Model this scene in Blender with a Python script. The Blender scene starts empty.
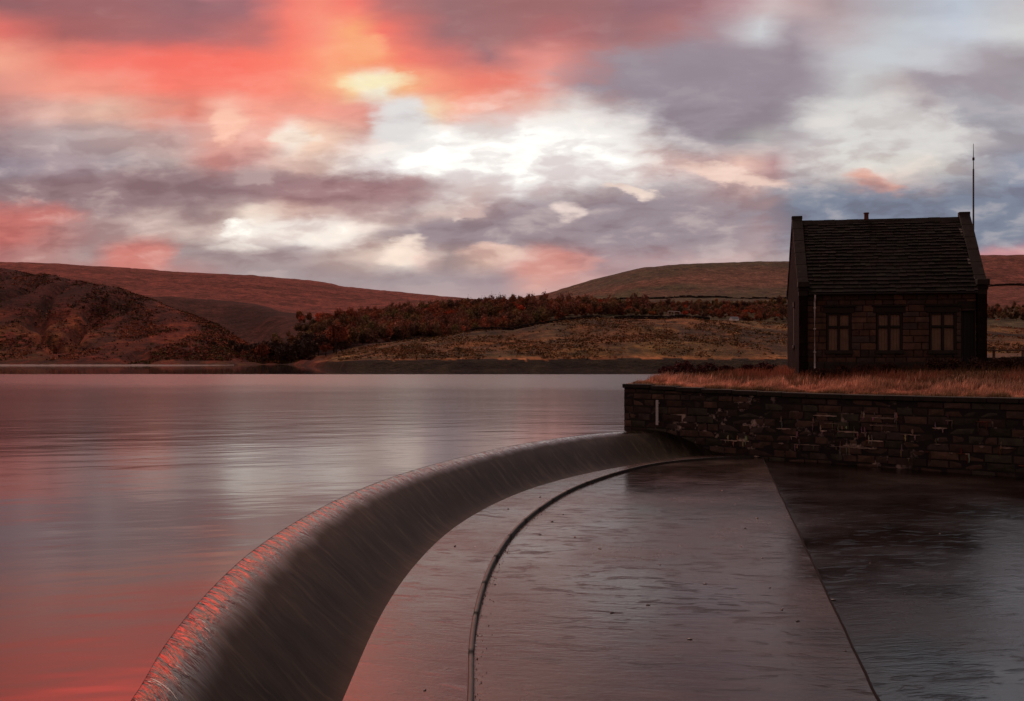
import bpy, bmesh, math, random
import numpy as np
from mathutils import Vector, Matrix

S = bpy.context.scene
COL = S.collection
R = math.radians
random.seed(7)
RNG = np.random.default_rng(11)

# ------------------------------------------------------------------ camera
cam_d = bpy.data.cameras.new('camera')
cam = bpy.data.objects.new('camera', cam_d)
COL.objects.link(cam)
cam.location = (0, 0, 3.0)
cam.rotation_euler = (R(90), 0, 0)
cam_d.sensor_width = 36
cam_d.lens = 35.16
cam_d.shift_y = 4.5 / 1024
cam_d.clip_start = 0.1
cam_d.clip_end = 6000
S.camera = cam

# ------------------------------------------------------------------ render / exposure
S.render.engine = 'CYCLES'
S.cycles.use_denoising = True
S.cycles.max_bounces = 6
S.cycles.caustics_reflective = False
S.cycles.caustics_refractive = False
S.view_settings.view_transform = 'Standard'
S.view_settings.look = 'None'
S.view_settings.exposure = 0.0
S.view_settings.gamma = 1.0
S.view_settings.use_curve_mapping = False

# ------------------------------------------------------------------ sun (a soft glow through the red cloud overhead)
SUN_EL, SUN_AZ = R(52), R(-14)
sd = bpy.data.lights.new('sun', 'SUN')
sd.energy = 1.9
sd.angle = R(30)
sd.color = (1.0, 0.66, 0.55)
sun = bpy.data.objects.new('sun', sd)
COL.objects.link(sun)
sdir = Vector((math.sin(SUN_AZ) * math.cos(SUN_EL), math.cos(SUN_AZ) * math.cos(SUN_EL), math.sin(SUN_EL)))
sun.rotation_euler = (-sdir).to_track_quat('-Z', 'Y').to_euler()
sun.location = (0, 60, 60)


def lin(c):
    out = []
    for v in c:
        v = v / 255.0
        out.append(v / 12.92 if v <= 0.04045 else ((v + 0.055) / 1.055) ** 2.4)
    return tuple(out) + (1.0,)


class NT:
    """small helper for building node trees"""
    def __init__(self, tree):
        self.t = tree
        self.n = tree.nodes
        self.l = tree.links

    def node(self, typ, **kw):
        nd = self.n.new(typ)
        for k, v in kw.items():
            setattr(nd, k, v)
        return nd

    def put(self, sock, v):
        if isinstance(v, bpy.types.NodeSocket):
            self.l.new(v, sock)
        elif v is not None:
            sock.default_value = v

    def math(self, op, a, b=None, c=None, clamp=False):
        nd = self.node('ShaderNodeMath', operation=op, use_clamp=clamp)
        self.put(nd.inputs[0], a)
        if b is not None: self.put(nd.inputs[1], b)
        if c is not None: self.put(nd.inputs[2], c)
        return nd.outputs[0]

    def vmath(self, op, a, b=None):
        nd = self.node('ShaderNodeVectorMath', operation=op)
        self.put(nd.inputs[0], a)
        if b is not None: self.put(nd.inputs[1], b)
        return nd.outputs[0]

    def comb(self, x, y, z=0.0):
        nd = self.node('ShaderNodeCombineXYZ')
        for i, v in enumerate((x, y, z)): self.put(nd.inputs[i], v)
        return nd.outputs[0]

    def sep(self, v):
        nd = self.node('ShaderNodeSeparateXYZ')
        self.put(nd.inputs[0], v)
        return nd.outputs

    def noise(self, vec, scale=1.0, detail=4.0, rough=0.5, dist=0.0):
        nd = self.node('ShaderNodeTexNoise')
        if vec is not None: self.put(nd.inputs['Vector'], vec)
        nd.inputs['Scale'].default_value = scale
        nd.inputs['Detail'].default_value = detail
        nd.inputs['Roughness'].default_value = rough
        nd.inputs['Distortion'].default_value = dist
        return nd.outputs

    def rng(self, v, a, b, c=0.0, d=1.0, smooth=False):
        nd = self.node('ShaderNodeMapRange')
        if smooth: nd.interpolation_type = 'SMOOTHSTEP'
        self.put(nd.inputs[0], v)
        for i, q in enumerate((a, b, c, d)): self.put(nd.inputs[1 + i], q)
        return nd.outputs[0]

    def mix(self, f, a, b, blend='MIX'):
        nd = self.node('ShaderNodeMix', data_type='RGBA', blend_type=blend)
        self.put(nd.inputs[0], f)
        self.put(nd.inputs[6], a)
        self.put(nd.inputs[7], b)
        return nd.outputs[2]

    def bump(self, h, strength=0.3, dist=0.05, normal=None):
        nd = self.node('ShaderNodeBump')
        self.put(nd.inputs['Height'], h)
        self.put(nd.inputs['Strength'], strength)
        self.put(nd.inputs['Distance'], dist)
        if normal is not None: self.put(nd.inputs['Normal'], normal)
        return nd.outputs[0]


# ------------------------------------------------------------------ sky
# rows of cloud colour: (height above the horizon as a tangent*1000 measured from 355, [(bearing tangent*1000+512, rgb)...])
SKY = [
 (-1500, [(0,(92,80,84)),(512,(88,82,88)),(1024,(96,98,106))]),
 (-500, [(0,(128,86,86)),(250,(140,88,84)),(512,(112,92,96)),(1024,(128,132,142))]),
 (-160, [(0,(220,72,60)),(200,(235,76,62)),(320,(228,88,74)),(440,(160,98,98)),(600,(140,104,108)),(800,(160,150,156)),(1024,(172,176,186))]),
 (-45, [(0,(205,76,66)),(160,(220,80,68)),(270,(236,98,84)),(330,(242,118,98)),(420,(170,105,105)),(600,(150,105,110)),(740,(175,140,145)),(850,(175,160,165)),(1024,(190,195,205))]),
 (3, [(0,(150,98,100)),(64,(158,100,102)),(128,(160,104,106)),(192,(152,105,110)),(240,(165,110,115)),(288,(245,130,115)),(320,(250,142,120)),(352,(248,125,110)),(384,(190,115,112)),(448,(155,110,112)),(512,(158,105,105)),(576,(160,108,108)),(640,(150,108,115)),(704,(160,112,118)),(736,(185,150,155)),(768,(205,185,185)),(800,(195,170,170)),(832,(175,155,158)),(896,(180,178,185)),(960,(190,198,210)),(1024,(200,198,200))]),
 (32, [(0,(225,115,105)),(64,(170,100,98)),(128,(170,105,105)),(192,(165,105,108)),(256,(200,115,110)),(288,(250,128,110)),(320,(252,150,125)),(352,(253,170,120)),(384,(250,125,108)),(416,(200,115,110)),(448,(160,110,112)),(512,(165,112,112)),(560,(178,108,108)),(620,(160,112,115)),(680,(175,120,120)),(720,(172,145,152)),(762,(205,205,208)),(790,(165,150,158)),(832,(190,175,178)),(896,(195,198,203)),(960,(200,205,215)),(1024,(210,210,210))]),
 (60, [(0,(245,165,140)),(32,(240,150,130)),(64,(240,130,112)),(100,(250,128,112)),(160,(248,115,100)),(224,(252,115,98)),(288,(255,130,108)),(330,(255,165,125)),(370,(253,160,115)),(410,(250,130,110)),(450,(215,120,112)),(490,(165,112,115)),(525,(225,140,130)),(550,(232,150,140)),(590,(205,130,122)),(640,(180,125,122)),(690,(155,135,145)),(740,(155,140,150)),(790,(150,135,145)),(830,(195,192,196)),(880,(202,206,210)),(940,(200,200,206)),(985,(170,160,166)),(1024,(158,148,154))]),
 (84, [(0,(225,150,135)),(64,(250,160,138)),(110,(245,150,130)),(160,(252,128,110)),(224,(253,130,112)),(288,(253,140,118)),(330,(253,170,130)),(350,(254,215,160)),(364,(255,252,225)),(382,(255,252,225)),(396,(252,190,140)),(430,(250,155,125)),(470,(240,130,112)),(510,(235,130,112)),(545,(240,160,145)),(590,(215,135,122)),(640,(190,135,130)),(690,(145,132,142)),(740,(150,142,152)),(800,(160,148,158)),(850,(205,205,205)),(900,(188,176,176)),(940,(180,172,176)),(985,(158,148,155)),(1024,(160,155,160))]),
 (110, [(0,(190,140,135)),(50,(225,178,165)),(100,(232,185,165)),(150,(225,150,132)),(192,(235,140,122)),(228,(252,190,168)),(256,(250,165,145)),(320,(248,160,140)),(360,(235,160,145)),(400,(225,215,210)),(430,(245,215,180)),(460,(250,165,135)),(500,(245,160,135)),(540,(238,170,150)),(580,(252,235,220)),(610,(240,180,155)),(650,(160,140,145)),(710,(150,145,152)),(770,(150,142,150)),(830,(205,203,203)),(890,(215,212,210)),(920,(175,165,168)),(980,(215,212,212)),(1024,(170,165,172))]),
 (136, [(0,(165,140,142)),(64,(185,165,165)),(128,(195,170,165)),(190,(205,165,158)),(230,(230,165,150)),(270,(245,185,168)),(290,(255,245,230)),(312,(252,215,190)),(365,(205,155,145)),(400,(232,228,224)),(440,(250,248,244)),(495,(232,220,212)),(530,(253,252,250)),(600,(253,252,250)),(640,(225,190,170)),(690,(165,155,158)),(740,(165,165,165)),(762,(200,200,195)),(800,(205,200,200)),(850,(225,223,220)),(920,(222,220,218)),(990,(200,198,200)),(1024,(165,165,175))]),
 (165, [(0,(150,135,145)),(64,(175,155,160)),(128,(160,145,150)),(180,(190,170,165)),(220,(215,150,140)),(255,(200,150,145)),(300,(238,205,190)),(325,(225,195,180)),(370,(242,232,226)),(410,(255,254,252)),(500,(255,255,255)),(580,(255,255,255)),(625,(250,235,225)),(655,(210,160,150)),(710,(185,150,148)),(740,(235,195,180)),(780,(190,150,150)),(810,(215,208,205)),(870,(225,222,215)),(930,(215,208,200)),(990,(160,158,168)),(1024,(150,155,170))]),
 (190, [(0,(140,118,122)),(64,(150,120,122)),(128,(175,145,140)),(180,(165,140,140)),(230,(165,135,138)),(300,(170,128,128)),(350,(165,125,125)),(400,(200,170,165)),(440,(235,225,220)),(480,(215,185,175)),(520,(244,240,238)),(550,(225,205,200)),(590,(175,150,150)),(630,(235,215,205)),(660,(175,155,158)),(710,(170,145,148)),(760,(195,165,160)),(800,(175,170,175)),(840,(180,168,168)),(870,(228,165,148)),(900,(200,180,175)),(960,(150,155,168)),(1024,(135,142,160))]),
 (213, [(0,(195,110,105)),(40,(190,125,120)),(90,(170,140,138)),(140,(205,180,172)),(190,(165,140,140)),(230,(190,165,158)),(250,(240,220,205)),(290,(215,180,168)),(340,(200,170,162)),(400,(170,145,145)),(440,(205,180,172)),(470,(240,220,210)),(490,(175,155,158)),(530,(165,145,150)),(565,(245,235,230)),(590,(165,145,150)),(640,(155,138,146)),(700,(158,140,146)),(760,(185,160,160)),(800,(135,140,155)),(860,(140,140,152)),(920,(130,138,155)),(1024,(125,132,152))]),
 (234, [(0,(205,115,108)),(50,(185,125,120)),(100,(185,155,152)),(170,(195,170,162)),(215,(225,205,195)),(235,(255,250,242)),(260,(255,252,246)),(300,(255,252,246)),(340,(255,245,238)),(360,(195,170,165)),(395,(200,175,165)),(420,(165,145,148)),(480,(158,140,146)),(520,(165,148,152)),(580,(165,148,153)),(640,(155,140,148)),(700,(160,142,150)),(760,(185,160,162)),(800,(135,140,155)),(880,(120,128,148)),(1024,(120,128,148))]),
 (256, [(0,(180,118,115)),(40,(185,135,130)),(90,(175,150,148)),(118,(210,125,115)),(140,(225,130,118)),(160,(208,130,122)),(180,(165,145,145)),(250,(170,150,150)),(300,(175,155,155)),(370,(205,180,168)),(400,(255,240,225)),(415,(245,215,200)),(450,(175,155,152)),(490,(215,180,165)),(520,(215,170,160)),(560,(208,135,125)),(600,(170,145,150)),(660,(190,155,155)),(720,(205,175,172)),(770,(185,165,165)),(850,(130,135,150)),(960,(150,140,152)),(985,(200,145,150)),(1024,(200,145,150))]),
 (280, [(0,(180,130,128)),(120,(200,125,118)),(160,(190,130,125)),(250,(165,148,150)),(330,(168,150,152)),(420,(165,148,152)),(500,(170,150,155)),(540,(215,160,150)),(575,(200,150,145)),(620,(180,150,152)),(700,(170,155,162)),(800,(200,160,160)),(1024,(195,140,145))]),
 (305, [(0,(180,150,150)),(512,(182,158,160)),(1024,(178,158,164))]),
]


CLOUDS = [
 (690, 95, 120, 52, 0, (152, 140, 150), .1, 1.6),
 (578, 150, 92, 42, -8, (251, 247, 242), -.5, 2.1),
 (468, 164, 112, 30, 4, (251, 246, 240), -.5, 2.1),
 (408, 122, 30, 22, 0, (228, 224, 222), .2, 1.4),
 (374, 83, 28, 8, 0, (255, 240, 196), -.3, 1.9),
 (364, 44, 22, 12, 0, (253, 172, 125), -.4, 2.2),
 (296, 138, 24, 5, 0, (250, 228, 210), .2, 1.4),
 (225, 127, 16, 14, 0, (254, 196, 172), .1, 1.4),
 (350, 190, 90, 16, 0, (166, 128, 130), .2, 1.5),
 (130, 190, 150, 20, 3, (150, 122, 125), .1, 1.5),
 (298, 235, 72, 15, 2, (251, 239, 228), -.3, 2.0),
 (232, 229, 18, 8, 0, (255, 246, 236), .3, 1.3),
 (640, 220, 118, 34, -4, (156, 141, 148), .2, 1.4),
 (490, 233, 95, 17, 3, (157, 140, 146), .2, 1.4),
 (567, 209, 17, 8, 0, (232, 212, 204), -.3, 1.9),
 (472, 213, 15, 6, 0, (232, 208, 198), .3, 1.2),
 (632, 188, 24, 5, -14, (236, 214, 202), .2, 1.3),
 (406, 254, 24, 9, 18, (248, 226, 210), 0, 1.6),
 (492, 256, 26, 8, 6, (222, 186, 172), .1, 1.4),
 (552, 267, 36, 9, 8, (212, 148, 138), -.4, 2.0),
 (730, 176, 60, 7, -8, (236, 204, 190), .1, 1.4),
 (962, 86, 62, 13, -14, (160, 150, 158), .2, 1.4),
 (998, 125, 60, 18, -26, (165, 162, 170), .2, 1.5),
 (890, 128, 85, 22, -8, (219, 216, 213), .1, 1.5),
 (872, 181, 24, 7, -20, (222, 168, 152), -.2, 1.8),
 (838, 196, 26, 5, -24, (214, 200, 194), .1, 1.4),
 (915, 215, 150, 26, -3, (124, 132, 150), .3, 1.4),
 (145, 256, 26, 15, 14, (208, 130, 120), -.3, 1.9),
 (12, 224, 46, 18, 8, (200, 116, 108), -.3, 1.9),
]


def build_world():
    w = bpy.data.worlds.new('World')
    S.world = w
    w.use_nodes = True
    t = NT(w.node_tree)
    t.n.clear()
    tc = t.node('ShaderNodeTexCoord')
    x, y, z = t.sep(tc.outputs['Generated'])
    yc = t.math('MAXIMUM', y, 0.12)
    px = t.math('MULTIPLY_ADD', t.math('DIVIDE', x, yc), 1000.0, 512.0)
    py = t.math('MULTIPLY_ADD', t.math('DIVIDE', z, yc), -1000.0, 355.0)
    # turbulence: wide soft billows, then wisps; all stretched along the horizon
    v1 = t.comb(t.math('MULTIPLY', px, 1 / 150), t.math('MULTIPLY', py, 1 / 62), 3.1)
    n1 = t.sep(t.noise(v1, 1.0, 7, 0.56)[1])
    v2 = t.comb(t.math('MULTIPLY', px, 1 / 44), t.math('MULTIPLY', py, 1 / 15), 7.7)
    n2 = t.sep(t.noise(v2, 1.0, 5, 0.55)[1])
    px1 = t.math('ADD', px, t.math('ADD', t.math('MULTIPLY_ADD', n1[0], 44, -22), t.math('MULTIPLY_ADD', n2[0], 26, -13)))
    py1 = t.math('ADD', py, t.math('ADD', t.math('MULTIPLY_ADD', n1[1], 24, -12), t.math('MULTIPLY_ADD', n2[1], 15, -7.5)))
    fac = t.rng(px1, -60, 1084)
    out = None
    prev = None
    for yy, stops in SKY:
        rp = t.node('ShaderNodeValToRGB')
        cr = rp.color_ramp
        cr.interpolation = 'LINEAR'
        for i, (sx, c) in enumerate(stops):
            p = (sx + 60) / 1144
            if i < 2:
                e = cr.elements[i]
                e.position = p
            else:
                e = cr.elements.new(p)
            e.color = lin(c)
        t.l.new(fac, rp.inputs[0])
        if out is None:
            out = rp.outputs[0]
        else:
            f = t.rng(py1, prev, yy, smooth=True)
            out = t.mix(f, out, rp.outputs[0])
        prev = yy
    # single clouds and gaps with ragged edges: centre, half sizes, tilt, colour, edge from / to
    n4 = t.sep(t.noise(t.comb(t.math('MULTIPLY', px, 1 / 34), t.math('MULTIPLY', py, 1 / 13), 4.2), 1.0, 6, 0.6)[1])
    n5 = t.sep(t.noise(t.comb(t.math('MULTIPLY', px, 1 / 95), t.math('MULTIPLY', py, 1 / 40), 8.2), 1.0, 4, 0.55)[1])
    ex = t.math('ADD', px, t.math('ADD', t.math('MULTIPLY_ADD', n4[0], 40, -20), t.math('MULTIPLY_ADD', n5[0], 70, -35)))
    ey = t.math('ADD', py, t.math('ADD', t.math('MULTIPLY_ADD', n4[1], 22, -11), t.math('MULTIPLY_ADD', n5[1], 30, -15)))
    dis = t.sep(t.noise(t.comb(t.math('MULTIPLY', px, 1 / 60), t.math('MULTIPLY', py, 1 / 30), 2.2), 1.0, 3, .5)[1])
    cxx = t.math('MULTIPLY_ADD', dis[0], .7, t.math('MULTIPLY', px, 1 / 56))
    cyy = t.math('MULTIPLY_ADD', dis[1], .7, t.math('MULTIPLY_ADD', px, .0014, t.math('MULTIPLY', py, 1 / 20)))
    clump = t.noise(t.comb(cxx, cyy, 5.5), 1.0, 6, 0.5)[0]
    for cx, cy, rx, ry, rot, colr, e0, e1 in CLOUDS:
        dx = t.math('SUBTRACT', ex, cx)
        dy = t.math('SUBTRACT', ey, cy)
        c_, s_ = math.cos(R(rot)), math.sin(R(rot))
        a_ = t.math('MULTIPLY_ADD', dx, c_ / rx, t.math('MULTIPLY', dy, -s_ / rx))
        b_ = t.math('MULTIPLY_ADD', dx, s_ / ry, t.math('MULTIPLY', dy, c_ / ry))
        r2 = t.math('MULTIPLY_ADD', a_, a_, t.math('MULTIPLY', b_, b_))
        r2 = t.math('MULTIPLY_ADD', clump, -1.8, t.math('ADD', r2, .68))
        out = t.mix(t.rng(r2, e1 + .25, e0 - .25, smooth=True), out, lin(colr))
    # billow detail: darker bellies and brighter rims
    amp = t.math('MULTIPLY', t.rng(py, 60, 185, .14, .9, smooth=True), t.rng(py, 300, 240, .25, 1.0, smooth=True))
    dk = t.math('MULTIPLY', t.rng(clump, .54, .36, smooth=True), amp)
    lt = t.math('MULTIPLY', t.rng(clump, .53, .68, smooth=True), amp)
    out = t.mix(dk, out, t.mix(1.0, out, (.74, .67, .69, 1), 'MULTIPLY'))
    out = t.mix(t.math('MULTIPLY', lt, .42), out, t.mix(.5, t.mix(1.0, out, (1.45, 1.36, 1.3, 1), 'MULTIPLY'), lin((250, 232, 222))))
    # thin bright cloud is much brighter than the rest, and the unseen red sky overhead gets an added glow for reflections
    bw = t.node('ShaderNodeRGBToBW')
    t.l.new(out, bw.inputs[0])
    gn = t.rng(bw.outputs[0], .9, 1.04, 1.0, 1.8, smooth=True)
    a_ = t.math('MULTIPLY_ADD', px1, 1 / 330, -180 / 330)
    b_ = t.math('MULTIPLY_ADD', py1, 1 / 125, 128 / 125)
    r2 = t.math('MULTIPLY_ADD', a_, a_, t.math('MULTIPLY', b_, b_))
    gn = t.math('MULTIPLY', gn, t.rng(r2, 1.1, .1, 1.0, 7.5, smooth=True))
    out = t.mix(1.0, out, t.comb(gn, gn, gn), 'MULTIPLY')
    # the sky behind the viewer: even, cool evening cloud
    vb = t.noise(tc.outputs['Generated'], 2.5, 5, 0.55)[0]
    back = t.mix(t.rng(vb, 0.35, 0.65), lin((112, 88, 86)), lin((138, 112, 108)))
    fb = t.rng(y, 0.42, -0.05, smooth=True)
    out = t.mix(fb, out, back)
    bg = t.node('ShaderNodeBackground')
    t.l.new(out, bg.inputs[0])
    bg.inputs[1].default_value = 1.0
    sky = t.node('ShaderNodeTexSky', sky_type='NISHITA')
    sky.sun_disc = False
    sky.sun_elevation = SUN_EL
    sky.sun_rotation = SUN_AZ
    bg2 = t.node('ShaderNodeBackground')
    t.l.new(sky.outputs[0], bg2.inputs[0])
    bg2.inputs[1].default_value = 0.05
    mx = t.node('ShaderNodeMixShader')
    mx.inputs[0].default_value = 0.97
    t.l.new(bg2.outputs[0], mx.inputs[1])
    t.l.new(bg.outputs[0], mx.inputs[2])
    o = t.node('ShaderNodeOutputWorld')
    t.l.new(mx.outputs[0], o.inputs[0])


build_world()


# ------------------------------------------------------------------ helpers
def tag(o, label=None, cat=None, group=None, kind=None):
    if label: o['label'] = label
    if cat: o['category'] = cat
    if group: o['group'] = group
    if kind: o['kind'] = kind
    return o


def empty(name, loc, rz=0.0, label=None, cat=None, group=None):
    o = bpy.data.objects.new(name, None)
    o.empty_display_size = 0.3
    o.location = loc
    o.rotation_euler = (0, 0, rz)
    COL.objects.link(o)
    return tag(o, label, cat, group)


def copy_tree(o, parent=None):
    c = o.copy()
    COL.objects.link(c)
    c.parent = parent
    for ch in list(o.children):
        copy_tree(ch, c)
    return c


class MB:
    """collects pieces of ONE mesh object, with a colour per face"""
    def __init__(self):
        self.v, self.f, self.c = [], [], []

    def add(self, verts, faces, col=(1, 1, 1)):
        b = len(self.v)
        self.v += [tuple(p) for p in verts]
        for q in faces:
            self.f.append(tuple(i + b for i in q))
            self.c.append(col)

    def box(self, a, b, col=(1, 1, 1), ch=0.0, M=None):
        x0, y0, z0 = a
        x1, y1, z1 = b
        if ch <= 0:
            vs = [(x0,y0,z0),(x1,y0,z0),(x1,y1,z0),(x0,y1,z0),(x0,y0,z1),(x1,y0,z1),(x1,y1,z1),(x0,y1,z1)]
            fs = [(0,3,2,1),(4,5,6,7),(0,1,5,4),(1,2,6,5),(2,3,7,6),(3,0,4,7)]
        else:
            ch = min(ch, (x1-x0)*.3, (y1-y0)*.3, (z1-z0)*.3)
            bm = bmesh.new()
            bmesh.ops.create_cube(bm, size=1.0)
            for v in bm.verts:
                v.co = Vector(((x0+x1)/2 + v.co.x*(x1-x0), (y0+y1)/2 + v.co.y*(y1-y0), (z0+z1)/2 + v.co.z*(z1-z0)))
            bmesh.ops.bevel(bm, geom=list(bm.edges), offset=ch, segments=1, affect='EDGES')
            bm.verts.index_update()
            vs = [v.co.copy() for v in bm.verts]
            fs = [[v.index for v in f.verts] for f in bm.faces]
            bm.free()
        if M is not None:
            vs = [M @ Vector(p) for p in vs]
        self.add(vs, fs, col)

    def stone(self, a, b, col, out=(0, -1, 0), rough=0.02, M=None):
        """a block whose face is dressed a little unevenly"""
        x0, y0, z0 = a
        x1, y1, z1 = b
        ch = 0.02
        j = lambda: random.uniform(-rough, rough)
        fr = [(x0+ch, y0+j(), z0+ch), (x1-ch, y0+j(), z0+ch), (x1-ch, y0+j(), z1-ch), (x0+ch, y0+j(), z1-ch)]
        mid = ((x0+x1)/2 + j()*3, y0 - rough*random.uniform(0.3, 1.4), (z0+z1)/2 + j())
        bk = [(x0, y0+ch*1.4, z0), (x1, y0+ch*1.4, z0), (x1, y0+ch*1.4, z1), (x0, y0+ch*1.4, z1)]
        bb = [(x0, y1, z0), (x1, y1, z0), (x1, y1, z1), (x0, y1, z1)]
        vs = fr + bk + bb + [mid]
        fs = []
        for i in range(4):
            k = (i+1) % 4
            fs.append((i, k, 12))
            fs.append((4+i, 4+k, k, i))
            fs.append((8+i, 8+k, 4+k, 4+i))
        if M is not None:
            vs = [M @ Vector(p) for p in vs]
        self.add(vs, fs, col)

    def tube(self, pts, rad, seg=8, col=(1, 1, 1), cap=True):
        n = len(pts)
        rad = rad if isinstance(rad, (list, tuple)) else [rad]*n
        pts = [Vector(p) for p in pts]
        vs = []
        for i, p in enumerate(pts):
            d = (pts[min(i+1, n-1)] - pts[max(i-1, 0)]).normalized()
            a = d.cross(Vector((0, 0, 1)))
            if a.length < 1e-3: a = Vector((1, 0, 0))
            a.normalize()
            b = d.cross(a)
            for k in range(seg):
                th = 2*math.pi*k/seg
                vs.append(p + (a*math.cos(th) + b*math.sin(th))*rad[i])
        fs = []
        for i in range(n-1):
            for k in range(seg):
                k2 = (k+1) % seg
                fs.append((i*seg+k, i*seg+k2, (i+1)*seg+k2, (i+1)*seg+k))
        if cap:
            fs.append(tuple(range(seg))[::-1])
            fs.append(tuple((n-1)*seg + k for k in range(seg)))
        self.add(vs, fs, col)

    def build(self, name, mat, parent=None, smooth=False, loc=None):
        me = bpy.data.meshes.new(name)
        me.from_pydata(self.v, [], self.f)
        at = me.color_attributes.new('Col', 'FLOAT_COLOR', 'CORNER')
        cols = []
        for f, c in zip(self.f, self.c):
            cols += [c[0], c[1], c[2], 1.0]*len(f)
        at.data.foreach_set('color', cols)
        if smooth:
            me.polygons.foreach_set('use_smooth', [True]*len(me.polygons))
        me.update()
        me.materials.append(mat)
        o = bpy.data.objects.new(name, me)
        COL.objects.link(o)
        if parent: o.parent = parent
        if loc: o.location = loc
        return o


def np_mesh(name, verts, faces, mat, cols=None, smooth=True, parent=None):
    """verts (n,3), faces (m,k) arrays, per-vertex colours"""
    me = bpy.data.meshes.new(name)
    n, m, k = len(verts), len(faces), faces.shape[1]
    me.vertices.add(n)
    me.vertices.foreach_set('co', np.asarray(verts, np.float32).ravel())
    me.loops.add(m*k)
    me.loops.foreach_set('vertex_index', np.asarray(faces, np.int32).ravel())
    me.polygons.add(m)
    me.polygons.foreach_set('loop_start', np.arange(m, dtype=np.int32)*k)
    me.polygons.foreach_set('loop_total', np.full(m, k, np.int32))
    if smooth:
        me.polygons.foreach_set('use_smooth', np.ones(m, bool))
    me.update(calc_edges=True)
    me.validate()
    if cols is not None:
        at = me.color_attributes.new('Col', 'FLOAT_COLOR', 'POINT')
        c4 = np.ones((n, 4), np.float32)
        c4[:, :3] = cols
        at.data.foreach_set('color', c4.ravel())
    me.materials.append(mat)
    o = bpy.data.objects.new(name, me)
    COL.objects.link(o)
    if parent: o.parent = parent
    return o


def grid_faces(nr, nc):
    i = np.arange(nr-1)[:, None]*nc + np.arange(nc-1)[None, :]
    i = i.ravel()
    return np.stack([i, i+1, i+nc+1, i+nc], 1)


def vnoise(x, y, seed=0):
    """value noise on arrays"""
    xi, yi = np.floor(x).astype(np.int64), np.floor(y).astype(np.int64)
    fx, fy = x - xi, y - yi
    fx = fx*fx*(3-2*fx)
    fy = fy*fy*(3-2*fy)
    def h(a, b):
        q = (a*374761393 + b*668265263 + seed*974634) & 0xffffffff
        q = ((q ^ (q >> 13))*1274126177) & 0xffffffff
        return ((q ^ (q >> 16)) & 0xffff)/65535.0
    return (h(xi, yi)*(1-fx) + h(xi+1, yi)*fx)*(1-fy) + (h(xi, yi+1)*(1-fx) + h(xi+1, yi+1)*fx)*fy


def fbm(x, y, o=5, seed=0, gain=0.5):
    s, a, t = 0, 1.0, 0
    for k in range(o):
        s = s + a*vnoise(x*2**k + 17.3*k, y*2**k - 9.1*k, seed + k)
        t += a
        a *= gain
    return s/t


# ------------------------------------------------------------------ materials
def base_mat(name):
    m = bpy.data.materials.new(name)
    m.use_nodes = True
    t = NT(m.node_tree)
    b = t.n['Principled BSDF']
    tc = t.node('ShaderNodeTexCoord')
    return m, t, b, tc


def mat_vcol(name, rough=0.9, nscale=3.0, amt=0.35, bump=0.0, bdist=0.05, spec=0.3, world=False):
    """colour carried by the mesh, broken up by noise"""
    m, t, b, tc = base_mat(name)
    a = t.node('ShaderNodeVertexColor', layer_name='Col')
    n = t.noise(tc.outputs['Object'], nscale, 6, 0.6)[0]
    g = t.rng(n, 0.3, 0.7, 1-amt, 1+amt)
    c = t.mix(1.0, a.outputs[0], t.comb(g, g, g), 'MULTIPLY')
    t.l.new(c, b.inputs['Base Color'])
    b.inputs['Roughness'].default_value = rough
    b.inputs['Specular IOR Level'].default_value = spec
    if bump:
        t.l.new(t.bump(n, bump, bdist), b.inputs['Normal'])
    return m


def mat_plain(name, col, rough=0.6, metal=0.0, nscale=8.0, amt=0.25, bump=0.1, spec=0.4):
    m, t, b, tc = base_mat(name)
    n = t.noise(tc.outputs['Object'], nscale, 5, 0.6)[0]
    g = t.rng(n, 0.3, 0.7, 1-amt, 1+amt)
    c = t.mix(1.0, tuple(col) + (1,), t.comb(g, g, g), 'MULTIPLY')
    t.l.new(c, b.inputs['Base Color'])
    b.inputs['Roughness'].default_value = rough
    b.inputs['Metallic'].default_value = metal
    b.inputs['Specular IOR Level'].default_value = spec
    if bump:
        t.l.new(t.bump(n, bump, 0.02), b.inputs['Normal'])
    return m


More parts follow.
